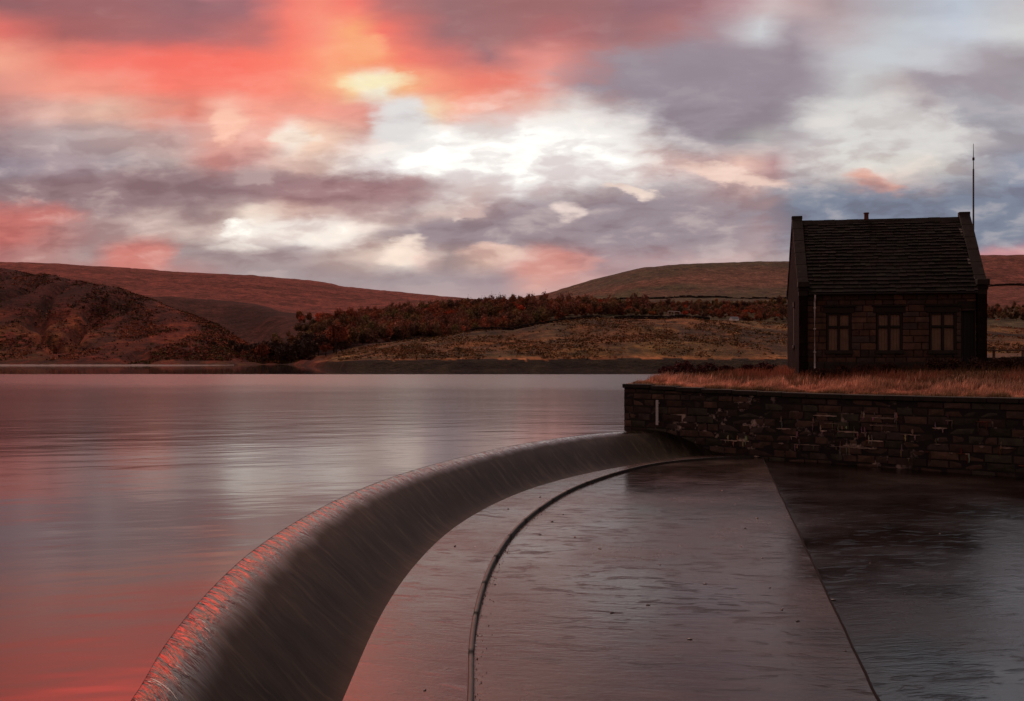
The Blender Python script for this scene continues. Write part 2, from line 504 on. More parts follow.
def mat_lake():
    m, t, b, tc = base_mat('lake_water')
    P = tc.outputs['Object']
    x, y, z = t.sep(P)
    edge = t.noise(t.comb(t.math('MULTIPLY', x, .012), t.math('MULTIPLY', y, .03), 0), 1, 3)[0]
    yy = t.math('MULTIPLY_ADD', edge, 10, y)
    calm = t.rng(yy, 158, 166, smooth=True)                       # sheltered water under the far shore
    # a smoother lane across the middle distance that mirrors the dark hills
    bx = t.math('MULTIPLY_ADD', x, 0.10, y)
    wob = t.noise(t.comb(t.math('MULTIPLY', x, .05), t.math('MULTIPLY', y, .10), 2), 1, 5, .6)[0]
    bx = t.math('MULTIPLY_ADD', wob, 34, bx)
    lane = t.math('MULTIPLY', t.rng(bx, 54, 76, smooth=True), t.rng(bx, 122, 98, smooth=True))
    w1 = t.noise(t.comb(t.math('MULTIPLY_ADD', y, .30, t.math('MULTIPLY', x, .22)), t.math('MULTIPLY_ADD', x, -.25, t.math('MULTIPLY', y, .62)), 0), 1.0, 3, 0.5)[0]
    w2 = t.noise(t.comb(t.math('MULTIPLY', x, .10), t.math('MULTIPLY', y, .16), 5), 1.0, 3, 0.5)[0]
    w3 = t.noise(t.comb(t.math('MULTIPLY_ADD', y, .5, t.math('MULTIPLY', x, .5)), t.math('MULTIPLY_ADD', x, -.5, t.math('MULTIPLY', y, 1.6)), 3), 1.0, 4, 0.6)[0]
    h = t.math('ADD', t.math('MULTIPLY', w1, 0.5), t.math('MULTIPLY', w2, 0.9))
    h = t.math('ADD', h, t.math('MULTIPLY', w3, t.math('MULTIPLY', t.rng(y, 24, 50, 0, .3), t.rng(wob, .42, .6))))
    st = t.math('MULTIPLY', t.math('SUBTRACT', 1.0, calm), t.math('MULTIPLY_ADD', lane, -.05, t.rng(y, 9, 19, .34, .21, smooth=True)))
    t.l.new(t.bump(h, t.math('MAXIMUM', st, 0.012), 0.16), b.inputs['Normal'])
    gust = t.math('MULTIPLY', t.rng(bx, 78, 132, smooth=True), t.math('SUBTRACT', 1.0, calm))
    st = t.math('MULTIPLY_ADD', gust, .2, st)
    rg = t.math('MULTIPLY_ADD', t.math('MULTIPLY_ADD', gust, -2.0, lane), -.02, t.rng(y, 30, 60, t.rng(y, 8.5, 18, .21, .10, smooth=True), .17, smooth=True))
    t.l.new(t.math('MULTIPLY', rg, t.rng(calm, 0, 1, 1, .3)), b.inputs['Roughness'])
    b.inputs['Base Color'].default_value = (.011, .010, .010, 1)
    b.inputs['IOR'].default_value = 1.5
    return m


def mat_apron(name, col, ang, strength=1.0):
    """wet concrete under a thin run of water, combed along the flow"""
    m, t, b, tc = base_mat(name)
    mp = t.node('ShaderNodeMapping')
    t.l.new(tc.outputs['Object'], mp.inputs[0])
    mp.inputs['Rotation'].default_value = (0, 0, ang)
    P = mp.outputs[0]
    x, y, z = t.sep(P)
    long_ = t.noise(t.comb(t.math('MULTIPLY', x, .9), t.math('MULTIPLY', y, 7.0), 0), 1, 5, .6, .4)[0]
    fine = t.noise(t.comb(t.math('MULTIPLY', x, 5), t.math('MULTIPLY', y, 16), 2), 1, 4, .6)[0]
    patch = t.noise(P, 0.35, 5, .6)[0]
    grit = t.noise(P, 2.2, 6, .65)[0]
    h = t.math('ADD', t.math('MULTIPLY', long_, 0.5), t.math('ADD', t.math('MULTIPLY', fine, 0.3), t.math('MULTIPLY', grit, .55)))
    wv = t.noise(t.comb(t.math('MULTIPLY', x, 1.6), t.math('MULTIPLY', y, 4.2), 6), 1, 6, .62, .8)[0]
    h = t.math('ADD', h, t.math('MULTIPLY', t.rng(wv, .56, .75), 1.5))
    gr = t.noise(P, 14, 4, .7)[0]
    h = t.math('ADD', h, t.math('MULTIPLY', gr, t.rng(patch, .4, .6, .1, .55)))
    t.l.new(t.bump(h, 0.14*strength, 0.05), b.inputs['Normal'])
    g = t.rng(t.math('ADD', t.math('MULTIPLY', patch, .6), t.math('MULTIPLY', long_, .4)), .38, .62, .3, 1.6)
    c = t.mix(1.0, col + (1,), t.comb(g, g, g), 'MULTIPLY')
    t.l.new(c, b.inputs['Base Color'])
    t.l.new(t.rng(patch, .35, .65, .14, .28), b.inputs['Roughness'])
    b.inputs['IOR'].default_value = 1.42
    return m


def mat_weir():
    """dark weedy concrete under a combed sheet of falling water; the UV runs along the crest and down the fall"""
    m, t, b, tc = base_mat('weir_wet_concrete')
    uv = t.node('ShaderNodeUVMap', uv_map='flow')
    u, v, _ = t.sep(uv.outputs[0])
    wob = t.noise(t.comb(t.math('MULTIPLY', u, 1.2), t.math('MULTIPLY', v, 1.5), 0), 1, 3)[0]
    u2 = t.math('MULTIPLY_ADD', wob, .35, t.math('MULTIPLY_ADD', v, .22, u))
    comb = t.noise(t.comb(t.math('MULTIPLY', u2, 4.5), t.math('MULTIPLY', v, 0.6), 1), 1, 5, .62)[0]
    comb2 = t.noise(t.comb(t.math('MULTIPLY', u2, 2.0), t.math('MULTIPLY', v, .5), 4), 1, 4, .6)[0]
    grit = t.noise(t.comb(t.math('MULTIPLY', u, 3), t.math('MULTIPLY', v, 3), 9), 1, 5, .6)[0]
    h = t.math('ADD', comb, t.math('MULTIPLY', comb2, .8))
    rip = t.noise(t.comb(t.math('MULTIPLY', u2, 4.2), t.math('MULTIPLY', v, 1.6), 7), 1, 3, .55, .5)[0]
    top = t.rng(v, 1.05, .3, smooth=True)
    h = t.math('MULTIPLY_ADD', t.math('MULTIPLY', rip, top), 2.6, h)
    t.l.new(t.bump(h, t.math('MULTIPLY_ADD', top, .24, .12), 0.045), b.inputs['Normal'])
    c = t.mix(t.rng(comb2, .35, .65), (.005, .0038, .0024, 1), (.021, .0155, .009, 1))
    c = t.mix(t.rng(grit, .45, .75), c, (.009, .009, .005, 1))
    c = t.mix(t.math('MULTIPLY', t.rng(comb, .52, .74), .6), c, (.07, .055, .038, 1))
    t.l.new(c, b.inputs['Base Color'])
    brk = t.rng(t.math('MULTIPLY_ADD', comb2, .5, v), .55, 1.15, smooth=True)
    t.l.new(t.rng(brk, 0, 1, .13, .5), b.inputs['Roughness'])
    t.l.new(t.rng(brk, 0, 1, .65, .07), b.inputs['Specular IOR Level'])
    b.inputs['IOR'].default_value = 1.34
    return m


def mat_stone_tex(name, col, sx, sz):
    m, t, b, tc = base_mat(name)
    br = t.node('ShaderNodeTexBrick')
    g = t.node('ShaderNodeNewGeometry')
    x, y, z = t.sep(tc.outputs['Object'])
    t.l.new(t.comb(t.math('ADD', x, y), z, 0), br.inputs['Vector'])
    br.inputs['Scale'].default_value = 1.0
    br.inputs['Brick Width'].default_value = sx
    br.inputs['Row Height'].default_value = sz
    br.inputs['Mortar Size'].default_value = .012
    br.inputs['Color1'].default_value = tuple(c*.7 for c in col) + (1,)
    br.inputs['Color2'].default_value = tuple(c*1.3 for c in col) + (1,)
    br.inputs['Mortar'].default_value = tuple(c*.5 for c in col) + (1,)
    n = t.noise(tc.outputs['Object'], 3, 6, .6)[0]
    q = t.rng(n, .3, .7, .6, 1.4)
    t.l.new(t.mix(1.0, br.outputs[0], t.comb(q, q, q), 'MULTIPLY'), b.inputs['Base Color'])
    b.inputs['Roughness'].default_value = .9
    b.inputs['Specular IOR Level'].default_value = .05
    hh = t.math('ADD', t.math('MULTIPLY', br.outputs[1], -.6), t.math('MULTIPLY', n, .5))
    t.l.new(t.bump(hh, .5, .03), b.inputs['Normal'])
    return m


def mat_masonry():
    """gritstone blocks with pale lime runs from some of the joints"""
    m, t, b, tc = base_mat('blackened_gritstone')
    a = t.node('ShaderNodeVertexColor', layer_name='Col')
    P = tc.outputs['Object']
    n = t.noise(P, 4, 6, .65)[0]
    g = t.rng(n, .3, .7, .6, 1.4)
    c = t.mix(1.0, a.outputs[0], t.comb(g, g, g), 'MULTIPLY')
    x, y, z = t.sep(P)
    st = t.noise(t.comb(t.math('MULTIPLY', x, 2.2), t.math('MULTIPLY', y, 2.2), t.math('MULTIPLY', z, .5)), 1, 5, .65)[0]
    c = t.mix(t.math('MULTIPLY', t.rng(st, .52, .7), .6), c, (.028, .028, .014, 1))
    pl = t.noise(P, 1.5, 6, .75)[0]
    c = t.mix(t.math('MULTIPLY', t.rng(pl, .72, .78), .15), c, (.18, .12, .09, 1))
    t.l.new(c, b.inputs['Base Color'])
    t.l.new(t.rng(n, .3, .7, .55, .9), b.inputs['Roughness'])
    b.inputs['Specular IOR Level'].default_value = .2
    t.l.new(t.bump(n, .35, .03), b.inputs['Normal'])
    return m


def mat_grass():
    m = mat_vcol('dead_grass', .8, .8, .3, spec=.15)
    t = NT(m.node_tree)
    b = t.n['Principled BSDF']
    src = b.inputs['Base Color'].links[0].from_socket
    tr = t.node('ShaderNodeBsdfTranslucent')
    t.l.new(src, tr.inputs[0])
    mx = t.node('ShaderNodeMixShader')
    mx.inputs[0].default_value = .5
    t.l.new(b.outputs[0], mx.inputs[1])
    t.l.new(tr.outputs[0], mx.inputs[2])
    t.l.new(mx.outputs[0], t.n['Material Output'].inputs[0])
    return m


def mat_lime_mortar():
    m, t, b, tc = base_mat('lime_run_mortar')
    P = tc.outputs['Object']
    a = t.noise(P, .32, 3, .5)[0]
    c = t.noise(P, 1.7, 6, .7)[0]
    k = t.math('MULTIPLY', t.rng(a, .47, .62), t.rng(c, .55, .66))
    t.l.new(t.mix(k, (.016, .012, .010, 1), (.55, .42, .34, 1)), b.inputs['Base Color'])
    b.inputs['Roughness'].default_value = .9
    return m


def mat_moor():
    m = mat_vcol('moor_ground', .95, .09, .4, 0, 1.2, .1)
    t = NT(m.node_tree)
    b = t.n['Principled BSDF']
    src = b.inputs['Base Color'].links[0].from_socket
    tc = t.node('ShaderNodeTexCoord')
    P = tc.outputs['Object']
    n = t.noise(P, .55, 6, .75)[0]
    n2 = t.noise(P, .16, 5, .7)[0]
    g = t.math('MULTIPLY', t.rng(n, .34, .66, .45, 1.55), t.rng(n2, .36, .64, .6, 1.4))
    t.l.new(t.mix(1.0, src, t.comb(g, g, g), 'MULTIPLY'), b.inputs['Base Color'])
    t.l.new(t.bump(t.math('ADD', n, t.math('MULTIPLY', n2, 2.0)), .7, 1.6), b.inputs['Normal'])
    return m


M = {
    'terrain': mat_moor(),
    'terrace': mat_vcol('terrace_turf', .95, 1.4, .4, .4, .1, .1),
    'grass': mat_grass(),
    'leafage': mat_vcol('tree_leafage', .9, .35, .35, spec=.1),
    'bark': mat_plain('tree_bark', (.06, .042, .034), .9),
    'lake': mat_lake(),
    'apron': mat_apron('wet_apron', (.034, .022, .017), R(10)),
    'apron_low': mat_apron('wet_apron_lower', (.012, .007, .005), R(-12), 1.1),
    'trough': mat_apron('wet_trough', (.032, .018, .015), R(15), .9),
    'weir': mat_weir(),
    'kerbstone': mat_plain('kerb_concrete', (.022, .019, .016), .6, nscale=5, amt=.45, bump=.4),
    'masonry': mat_masonry(),
    'lime_mortar': mat_lime_mortar(),
    'mortar': mat_plain('dark_mortar', (.028, .023, .02), .95),
    'coping': mat_plain('coping_stone', (.03, .024, .018), .9, nscale=4, amt=.4, bump=.5),
    'gable': mat_stone_tex('sooted_gritstone', (.016, .0105, .0085), .55, .27),
    'slate': mat_vcol('stone_slate', .85, 5, .35, .3, .02, .15),
    'dark_wood': mat_plain('dark_door_timber', (.018, .015, .014), .7),
    'board': mat_plain('window_board', (.20, .122, .080), .75, nscale=3, amt=.2),
    'frame_stone': mat_plain('mullion_stone', (.024, .017, .014), .9, nscale=6),
    'white': mat_plain('white_paint', (.62, .58, .55), .5, nscale=12, amt=.15),
    'iron': mat_plain('dark_iron', (.03, .028, .028), .5),
    'mast': mat_plain('mast_metal', (.10, .09, .095), .5, .3),
    'flue': mat_plain('terracotta', (.16, .06, .045), .8),
    'rail': mat_plain('weathered_timber', (.16, .10, .075), .85),
    'drystone': mat_vcol('dry_stone', .95, .8, .4, .3, .1, .1),
    'pale': mat_plain('pale_shingle', (.20, .17, .155), .9, nscale=1.5),
    'wet_leaf': mat_plain('wet_leaf', (.035, .018, .012), .4),
    'joint': mat_plain('joint_filler', (.010, .008, .007), .9, spec=.1),
}

# ------------------------------------------------------------------ terrain beyond the water
SHORE = {  # bearing: knots of (distance, apparent height) ; knots: bank, mid slope, near ridge, hollow, second ridge, hollow, far ridge
 -900: (285, [(300,360),(360,325),(480,262),(560,272),(650,285),(720,288),(1100,258),(1500,258)]),
 -300: (285, [(300,360),(360,322),(480,262),(560,272),(650,290),(720,290),(1100,260),(1500,262)]),
 0:    (285, [(300,360),(370,320),(480,266),(560,273),(650,295),(720,293),(1100,263),(1500,265)]),
 60:   (285, [(300,360),(370,323),(470,274),(560,283),(650,297),(720,295),(1100,265.5),(1500,267)]),
 120:  (285, [(300,360),(370,328),(450,289),(560,298),(650,299),(720,298),(1100,268.5),(1500,270)]),
 180:  (287, [(300,360),(360,334),(420,311),(540,330),(650,297),(720,299),(1100,273),(1500,275)]),
 220:  (292, [(305,360),(350,344),(395,328),(540,340),(650,300),(720,302),(1100,274.5),(1500,277)]),
 255:  (310, [(320,361),(345,355),(380,349),(520,345),(640,305),(720,306),(1100,276),(1500,279)]),
 290:  (315, [(325,361),(345,356),(385,350),(440,345),(600,314),(720,312),(1100,278.5),(1500,282)]),
 325:  (235, [(245,362),(262,358),(300,352),(380,350),(520,322),(700,316),(1100,283),(1500,286)]),
 345:  (200, [(207,361),(245,356),(300,348),(380,344),(510,320),(700,316),(1100,287),(1500,290)]),
 400:  (194, [(201,359.5),(245,349),(300,338),(380,340),(510,316),(700,316),(1100,293),(1500,296)]),
 455:  (193, [(200,359),(245,343),(300,330.5),(380,336),(510,313),(700,315),(1100,298.5),(1500,300)]),
 500:  (193, [(200,358.5),(245,340),(300,325),(380,332),(510,311),(700,313),(1050,301),(1500,302)]),
 545:  (193, [(200,358.5),(245,336),(300,319),(380,327),(510,308),(700,307),(1000,295.5),(1500,297)]),
 590:  (193, [(200,358.5),(245,333),(300,316),(380,323),(510,306),(700,301),(950,281),(1500,286)]),
 640:  (193, [(200,358.5),(245,332),(300,316),(380,322),(510,305),(700,296),(900,267.5),(1500,274)]),
 700:  (193, [(200,358.5),(245,334),(300,318),(380,322),(510,305),(700,293),(900,264),(1500,270)]),
 760:  (193, [(200,359),(245,336),(300,322),(380,324),(510,306),(700,292),(900,263),(1500,268)]),
 800:  (190, [(200,359),(245,337),(300,325),(380,325),(510,307),(700,291),(900,262.5),(1500,267)]),
 900:  (180, [(195,357),(245,340),(300,328),(380,326),(510,309),(700,288),(900,259),(1500,263)]),
 1024: (170, [(190,356),(245,341),(300,329),(380,326),(510,311),(700,286),(900,256),(1500,260)]),
 1300: (170, [(190,355),(245,340),(300,329),(380,324),(510,308),(700,282),(900,252),(1500,256)]),
 2000: (170, [(190,354),(245,340),(300,329),(380,320),(510,300),(700,278),(900,250),(1500,254)]),
}
_cols = sorted(SHORE)
def _pad(k):
    s, kn = SHORE[k]
    ds = [s-14, s] + [a for a, b in kn]
    zs = [-2.2, 0.0] + [3 + (355-b)/1000*a for a, b in kn]
    return ds, zs
_TD = np.array([_pad(k)[0] for k in _cols], float)
_TZ = np.array([_pad(k)[1] for k in _cols], float)
_UF = np.arange(-900, 2001, 4.0)
def _smooth(a, n):
    k = np.hanning(n+2)[1:-1]
    k /= k.sum()
    return np.stack([np.convolve(np.pad(a[:, j], n//2, mode='edge'), k, 'valid') for j in range(a.shape[1])], 1)
_DF = _smooth(np.stack([np.interp(_UF, _cols, _TD[:, j]) for j in range(_TD.shape[1])], 1), 7)
_ZF = _smooth(np.stack([np.interp(_UF, _cols, _TZ[:, j]) for j in range(_TZ.shape[1])], 1), 7)


def _hermite(xk, yk, x):
    """monotone cubic through knots, (n columns, k knots) at (n, m) x"""
    h = np.diff(xk, axis=1)
    dl = np.diff(yk, axis=1)/h
    mm = np.zeros_like(xk)
    mm[:, 1:-1] = np.where(dl[:, :-1]*dl[:, 1:] > 0, 2*dl[:, :-1]*dl[:, 1:]/(dl[:, :-1]+dl[:, 1:]+1e-12*np.sign(dl[:, 1:]+1e-12)), 0)
    mm[:, 0], mm[:, -1] = dl[:, 0], dl[:, -1]
    out = np.zeros_like(x)
    for i in range(len(xk)):
        j = np.clip(np.searchsorted(xk[i], x[i]) - 1, 0, xk.shape[1]-2)
        hh = h[i, j]
        s = np.clip((x[i]-xk[i, j])/hh, 0, 1)
        out[i] = (yk[i, j]*(1+2*s)*(1-s)**2 + hh*mm[i, j]*s*(1-s)**2 + yk[i, j+1]*s*s*(3-2*s) + hh*mm[i, j+1]*s*s*(s-1))
    return out


def land_z(px, d):
    """height of the far land for arrays of bearing and distance"""
    px = np.atleast_1d(np.asarray(px, float))
    d = np.atleast_1d(np.asarray(d, float))
    idx = np.clip((px+900)/4.0, 0, len(_UF)-1.001)
    i0 = idx.astype(int)
    f = (idx-i0)[:, None]
    xk = _DF[i0]*(1-f) + _DF[i0+1]*f
    yk = _ZF[i0]*(1-f) + _ZF[i0+1]*f
    z = _hermite(xk, yk, d[:, None])[:, 0]
    return z + land_bumps(px, d, xk[:, 1])


def land_bumps(px, d, shore):
    x = (px-512)/1000*d
    far = np.clip((d-shore)/60, 0, 1)
    b = (fbm(x/55, d/80, 5, 3)-.5)*5.0*far + (fbm(x/12, d/22, 4, 9)-.5)*1.1*far
    g = np.abs(fbm(x/38 + d*.006, d/120, 4, 21)-.5)            # gullies running down the slopes
    near = np.interp(px, _UF, _DF[:, 4])
    crest = np.clip((near-d)/70, 0, 1)*(px < 330) + .12
    b -= np.clip(.075-g, 0, 1)*75*far*crest
    return b


def build_land():
    U = np.concatenate([np.arange(-700, -40, 10), np.arange(-40, 1070, 2.2), np.arange(1070, 1900, 12)])
    nd = 300
    tt = np.linspace(0, 1, nd)
    rows = []
    idx = np.clip((U+900)/4.0, 0, len(_UF)-1.001)
    i0 = idx.astype(int)
    f = (idx-i0)[:, None]
    XK = _DF[i0]*(1-f)+_DF[i0+1]*f
    YK = _ZF[i0]*(1-f)+_ZF[i0+1]*f
    dmin, dmax = XK[:, :1], XK[:, -1:]
    # sampling: geometric in distance
    D = dmin*(dmax/dmin)**tt[None, :]
    Z = _hermite(XK, YK, D)
    PX = np.repeat(U[:, None], nd, 1)
    SH = np.repeat(XK[:, 1:2], nd, 1)
    Z = Z + land_bumps(PX, D, SH)
    X = (PX-512)/1000*D
    # ---- ground cover, by where it grows
    heather = np.array([.150, .042, .028])
    russet = np.array([.25, .080, .038])
    tan = np.array([.225, .148, .052])
    olive = np.array([.085, .066, .028])
    dark = np.array([.045, .018, .017])
    moor = np.array([.30, .082, .058])
    brown = np.array([.118, .092, .048])
    C = np.zeros(PX.shape + (3,))
    n1 = fbm(X/40, D/60, 5, 31)[..., None]
    n2 = fbm(X/14, D/30, 5, 41)[..., None]
    n3 = fbm(X/90, D/30, 4, 51)[..., None]
    ss = lambda a, lo, hi: np.clip((a-lo)/(hi-lo), 0, 1)**2*(3-2*np.clip((a-lo)/(hi-lo), 0, 1))
    mix = lambda a, b, k: a*(1-k) + b*k
    near, hol, sec, far = XK[:, 4:5], XK[:, 5:6], XK[:, 6:7], XK[:, 8:9]
    Dx = D[..., None]
    # left slope
    n4 = fbm(X/4.5, D/13, 4, 61)[..., None]
    n5 = fbm((X+D*.35)/9, (D-X*.3)/60, 4, 65)[..., None]
    fr_ = ((D-XK[:, 1:2])/(near-XK[:, 1:2]))
    fz = (fr_ + (n1[..., 0]-.5)*.5)[..., None]
    lp = (PX < 400)[..., None]
    left = mix(heather, russet, ss(n2*.5+n5*.5, .44, .6))
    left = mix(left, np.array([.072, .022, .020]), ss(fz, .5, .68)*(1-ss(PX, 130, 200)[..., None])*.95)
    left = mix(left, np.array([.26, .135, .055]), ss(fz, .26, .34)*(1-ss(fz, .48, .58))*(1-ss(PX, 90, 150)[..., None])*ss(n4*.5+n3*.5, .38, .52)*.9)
    left = mix(left, np.array([.30, .085, .045]), ss(fz, .62, .85)*ss(PX, 150, 215)[..., None]*ss(n5, .4, .55)*.8)
    left = mix(left, olive, (1-ss(fz, .06, .26))*ss(n4, .3, .5)*.9)
    left = mix(left, dark, ss(n4, .52, .64)*.75)
    left = mix(left, dark, ss(n5, .56, .66)*.6)
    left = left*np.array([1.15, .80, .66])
    # mound on the right shore
    md = mix(tan, russet*np.array([.8, 1.0, 1.0]), ss(n1, .46, .66)*.7)
    md = mix(md, brown, ss(n2, .45, .62)*.8)
    md = mix(md, olive*.8, ss(n3, .52, .7)*.8)
    md = mix(md, brown*.45, ss(n4, .5, .62)*.7)
    n6 = fbm(X/60, D/5, 4, 77)[..., None]
    md = mix(md, np.array([.34, .16, .07]), ss(n6, .54, .66)*.35)
    md = mix(md, np.array([.07, .042, .028]), ss(n6, .46, .36)*.0 + (1-ss(n6, .34, .46))*.4)
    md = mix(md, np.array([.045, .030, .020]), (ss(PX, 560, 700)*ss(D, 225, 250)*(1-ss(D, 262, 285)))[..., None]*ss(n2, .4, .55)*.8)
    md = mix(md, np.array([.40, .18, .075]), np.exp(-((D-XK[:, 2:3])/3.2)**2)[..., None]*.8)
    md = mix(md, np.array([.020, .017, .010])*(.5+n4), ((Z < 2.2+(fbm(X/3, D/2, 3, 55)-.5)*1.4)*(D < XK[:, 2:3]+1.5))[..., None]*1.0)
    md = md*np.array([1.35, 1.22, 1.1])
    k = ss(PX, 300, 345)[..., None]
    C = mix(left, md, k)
    # dark valley flank and the wood floor
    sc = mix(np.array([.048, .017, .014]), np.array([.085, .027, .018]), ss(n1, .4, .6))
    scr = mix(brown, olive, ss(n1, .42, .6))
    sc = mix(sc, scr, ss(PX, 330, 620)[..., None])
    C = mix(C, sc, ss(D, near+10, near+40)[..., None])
    # far moor, redder to the left, olive brown to the right
    fm = mix(moor, moor*.72, ss(n3, .4, .6))
    fm = mix(fm, moor*.55, ss(n4, .52, .66)*.6)
    fr = mix(brown, np.array([.135, .092, .056]), ss(n1, .4, .6))
    fr = mix(fr, np.array([.24, .115, .072]), np.exp(-((D-780)/70)**2)[..., None]*ss(n3, .3, .6))
    fr = mix(fr, np.array([.27, .085, .06]), ss(PX, 860, 960)[..., None]*.8)
    fr = mix(fr, np.array([.13, .12, .05]), (np.exp(-((D-720)/35)**2)*(PX > 540)*(PX < 640))[..., None]*.9)
    fm = mix(fm, fr, ss(PX, 500, 600)[..., None])
    C = mix(C, fm, ss(D, sec+15, sec+60)[..., None])
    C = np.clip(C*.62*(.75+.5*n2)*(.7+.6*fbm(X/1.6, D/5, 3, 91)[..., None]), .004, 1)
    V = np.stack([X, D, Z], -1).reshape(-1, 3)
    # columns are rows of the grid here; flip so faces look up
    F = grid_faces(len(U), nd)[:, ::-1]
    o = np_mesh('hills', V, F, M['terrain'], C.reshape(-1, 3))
    tag(o, kind='structure')
    return o


build_land()


def ground_sheet():
    """lake bed and country rock under everything, out to the horizon"""
    n = 40
    xs = np.linspace(-1, 1, n)
    X, Y = np.meshgrid(np.sign(xs)*np.abs(xs)**2*3500, np.sign(xs)*np.abs(xs)**2*3500)
    V = np.stack([X, Y, np.full_like(X, -3.2)], -1).reshape(-1, 3)
    C = np.tile(np.array([.05, .035, .028]), (len(V), 1))
    o = np_mesh('ground', V, grid_faces(n, n), M['terrain'], C)
    tag(o, kind='structure')


ground_sheet()

# ------------------------------------------------------------------ weir, lake and apron
APZ = -0.8
CREST = [(-9,-1.2),(0,-2.2),(4,-2.75),(8.8,-3.33),(10.2,-3.58),(12.2,-3.82),(15.2,-3.99),(18.3,-3.88),(21.7,-3.52),(25.2,-2.82),(28.6,-1.77),(33.7,.27),(38.5,3.39),(40.5,6.2),(41.6,8.6)]
FOOT = [(-9,-.9),(0,-1.45),(6,-1.72),(11,-1.84),(14.9,-1.89),(18.5,-1.7),(22.5,-1.17),(26.8,-.05),(30.4,1.46),(33.9,3.66),(37.3,6.6),(38.6,9.2)]
KERB = [(-9,.3),(0,-.12),(5,-.33),(11,-.45),(13.3,-.53),(15.8,-.5),(18.7,-.32),(22.4,.18),(27.1,1.3),(30.9,2.72),(35.2,5.2),(36.9,7.5),(37.6,9.4)]


def curve(pts, n):
    """smooth resampling of (depth, x) points, evenly along the arc"""
    P = np.array([(b, a) for a, b in pts], float)
    out = []
    Pp = np.vstack([2*P[0]-P[1], P, 2*P[-1]-P[-2]])
    for i in range(1, len(Pp)-2):
        p0, p1, p2, p3 = Pp[i-1:i+3]
        t0 = 0
        t1 = t0+np.sqrt(np.linalg.norm(p1-p0))
        t2 = t1+np.sqrt(np.linalg.norm(p2-p1))
        t3 = t2+np.sqrt(np.linalg.norm(p3-p2))
        for s in np.linspace(t1, t2, 24, endpoint=False):
            A1 = (t1-s)/(t1-t0)*p0+(s-t0)/(t1-t0)*p1
            A2 = (t2-s)/(t2-t1)*p1+(s-t1)/(t2-t1)*p2
            A3 = (t3-s)/(t3-t2)*p2+(s-t2)/(t3-t2)*p3
            B1 = (t2-s)/(t2-t0)*A1+(s-t0)/(t2-t0)*A2
            B2 = (t3-s)/(t3-t1)*A2+(s-t1)/(t3-t1)*A3
            out.append((t2-s)/(t2-t1)*B1+(s-t1)/(t2-t1)*B2)
    out.append(P[-1])
    out = np.array(out)
    k = np.ones(15)/15
    sm = np.stack([np.convolve(np.pad(out[:, j], 7, mode='reflect', reflect_type='odd'), k, 'valid') for j in (0, 1)], 1)
    L = np.concatenate([[0], np.cumsum(np.linalg.norm(np.diff(sm, axis=0), axis=1))])
    s = np.linspace(0, L[-1], n)
    return np.stack([np.interp(s, L, sm[:, 0]), np.interp(s, L, sm[:, 1])], 1), s


NW = 420
CR, CRL = curve(CREST, NW)
FT, _ = curve(FOOT, NW)
KB, _ = curve(KERB, NW)


def build_weir():
    prof_t = np.array([-.09, -.05, -.02, .012, .04, .07, .12, .18, .25, .33, .42, .52, .62, .72, .82, .90, .96, 1.0])
    prof_h = np.array([-.07, -.018, .002, .006, -.001, -.014, -.03, -.06, -.105, -.17, -.255, -.365, -.485, -.605, -.71, -.775, -.8, -.81])
    tt = np.linspace(-.09, 1, 40)
    hh = np.interp(tt, prof_t, prof_h)
    k = np.array([1, 2, 3, 2, 1])/9
    hs = np.convolve(np.pad(hh, 2, mode='edge'), k, 'valid')
    d = FT-CR
    W = np.linalg.norm(d, axis=1)
    P = CR[:, None, :] + d[:, None, :]*tt[None, :, None]
    Z = np.repeat(hs[None, :], NW, 0)
    V = np.concatenate([P, Z[..., None]], -1).reshape(-1, 3)
    o = np_mesh('weir', V, grid_faces(NW, 40), M['weir'])
    uvl = o.data.uv_layers.new(name='flow')
    UVv = np.stack([np.repeat(CRL[:, None], 40, 1), W[:, None]*tt[None, :]], -1).reshape(-1, 2)
    li = np.zeros(len(o.data.loops), np.int32)
    o.data.loops.foreach_get('vertex_index', li)
    uvl.data.foreach_set('uv', UVv[li].ravel().astype(np.float32))
    tag(o, 'long curved dark weir with water sliding down its rounded face', 'weir')
    return o


build_weir()


def build_lake():
    ys = np.concatenate([CR[:, 1], [41.7, 60, 90, 140, 200, 300, 500, 800]])
    xr = np.concatenate([CR[:, 0]+.01, [700]*8])
    cols = [0, .5, .9, 1.0]
    V = []
    for yv, xv in zip(ys, xr):
        for c in cols:
            x0 = -700
            V.append((x0+(xv-x0)*c, yv, 0.0))
    V = np.array(V)
    o = np_mesh('water', V, grid_faces(len(ys), len(cols)), M['lake'], smooth=False)
    tag(o, kind='structure')


build_lake()

# the joint where the apron steps down to the lower slab
J0, J1 = np.array([2.4, 3.0]), np.array([8.74, 34.5])
J0e = J0 + (J0-J1)*.35
J1e = J1 + (J1-J0)*.06


def strip(name, A, B, za, zb, mat, n=12, kind='structure'):
    t = np.linspace(0, 1, n)
    P = A[:, None, :]*(1-t[None, :, None]) + B[:, None, :]*t[None, :, None]
    Z = za + (zb-za)*t[None, :] + np.zeros((len(A), 1))
    V = np.concatenate([P, Z[..., None]], -1).reshape(-1, 3)
    o = np_mesh(name, V, grid_faces(len(A), n), mat)
    if kind: tag(o, kind=kind)
    return o


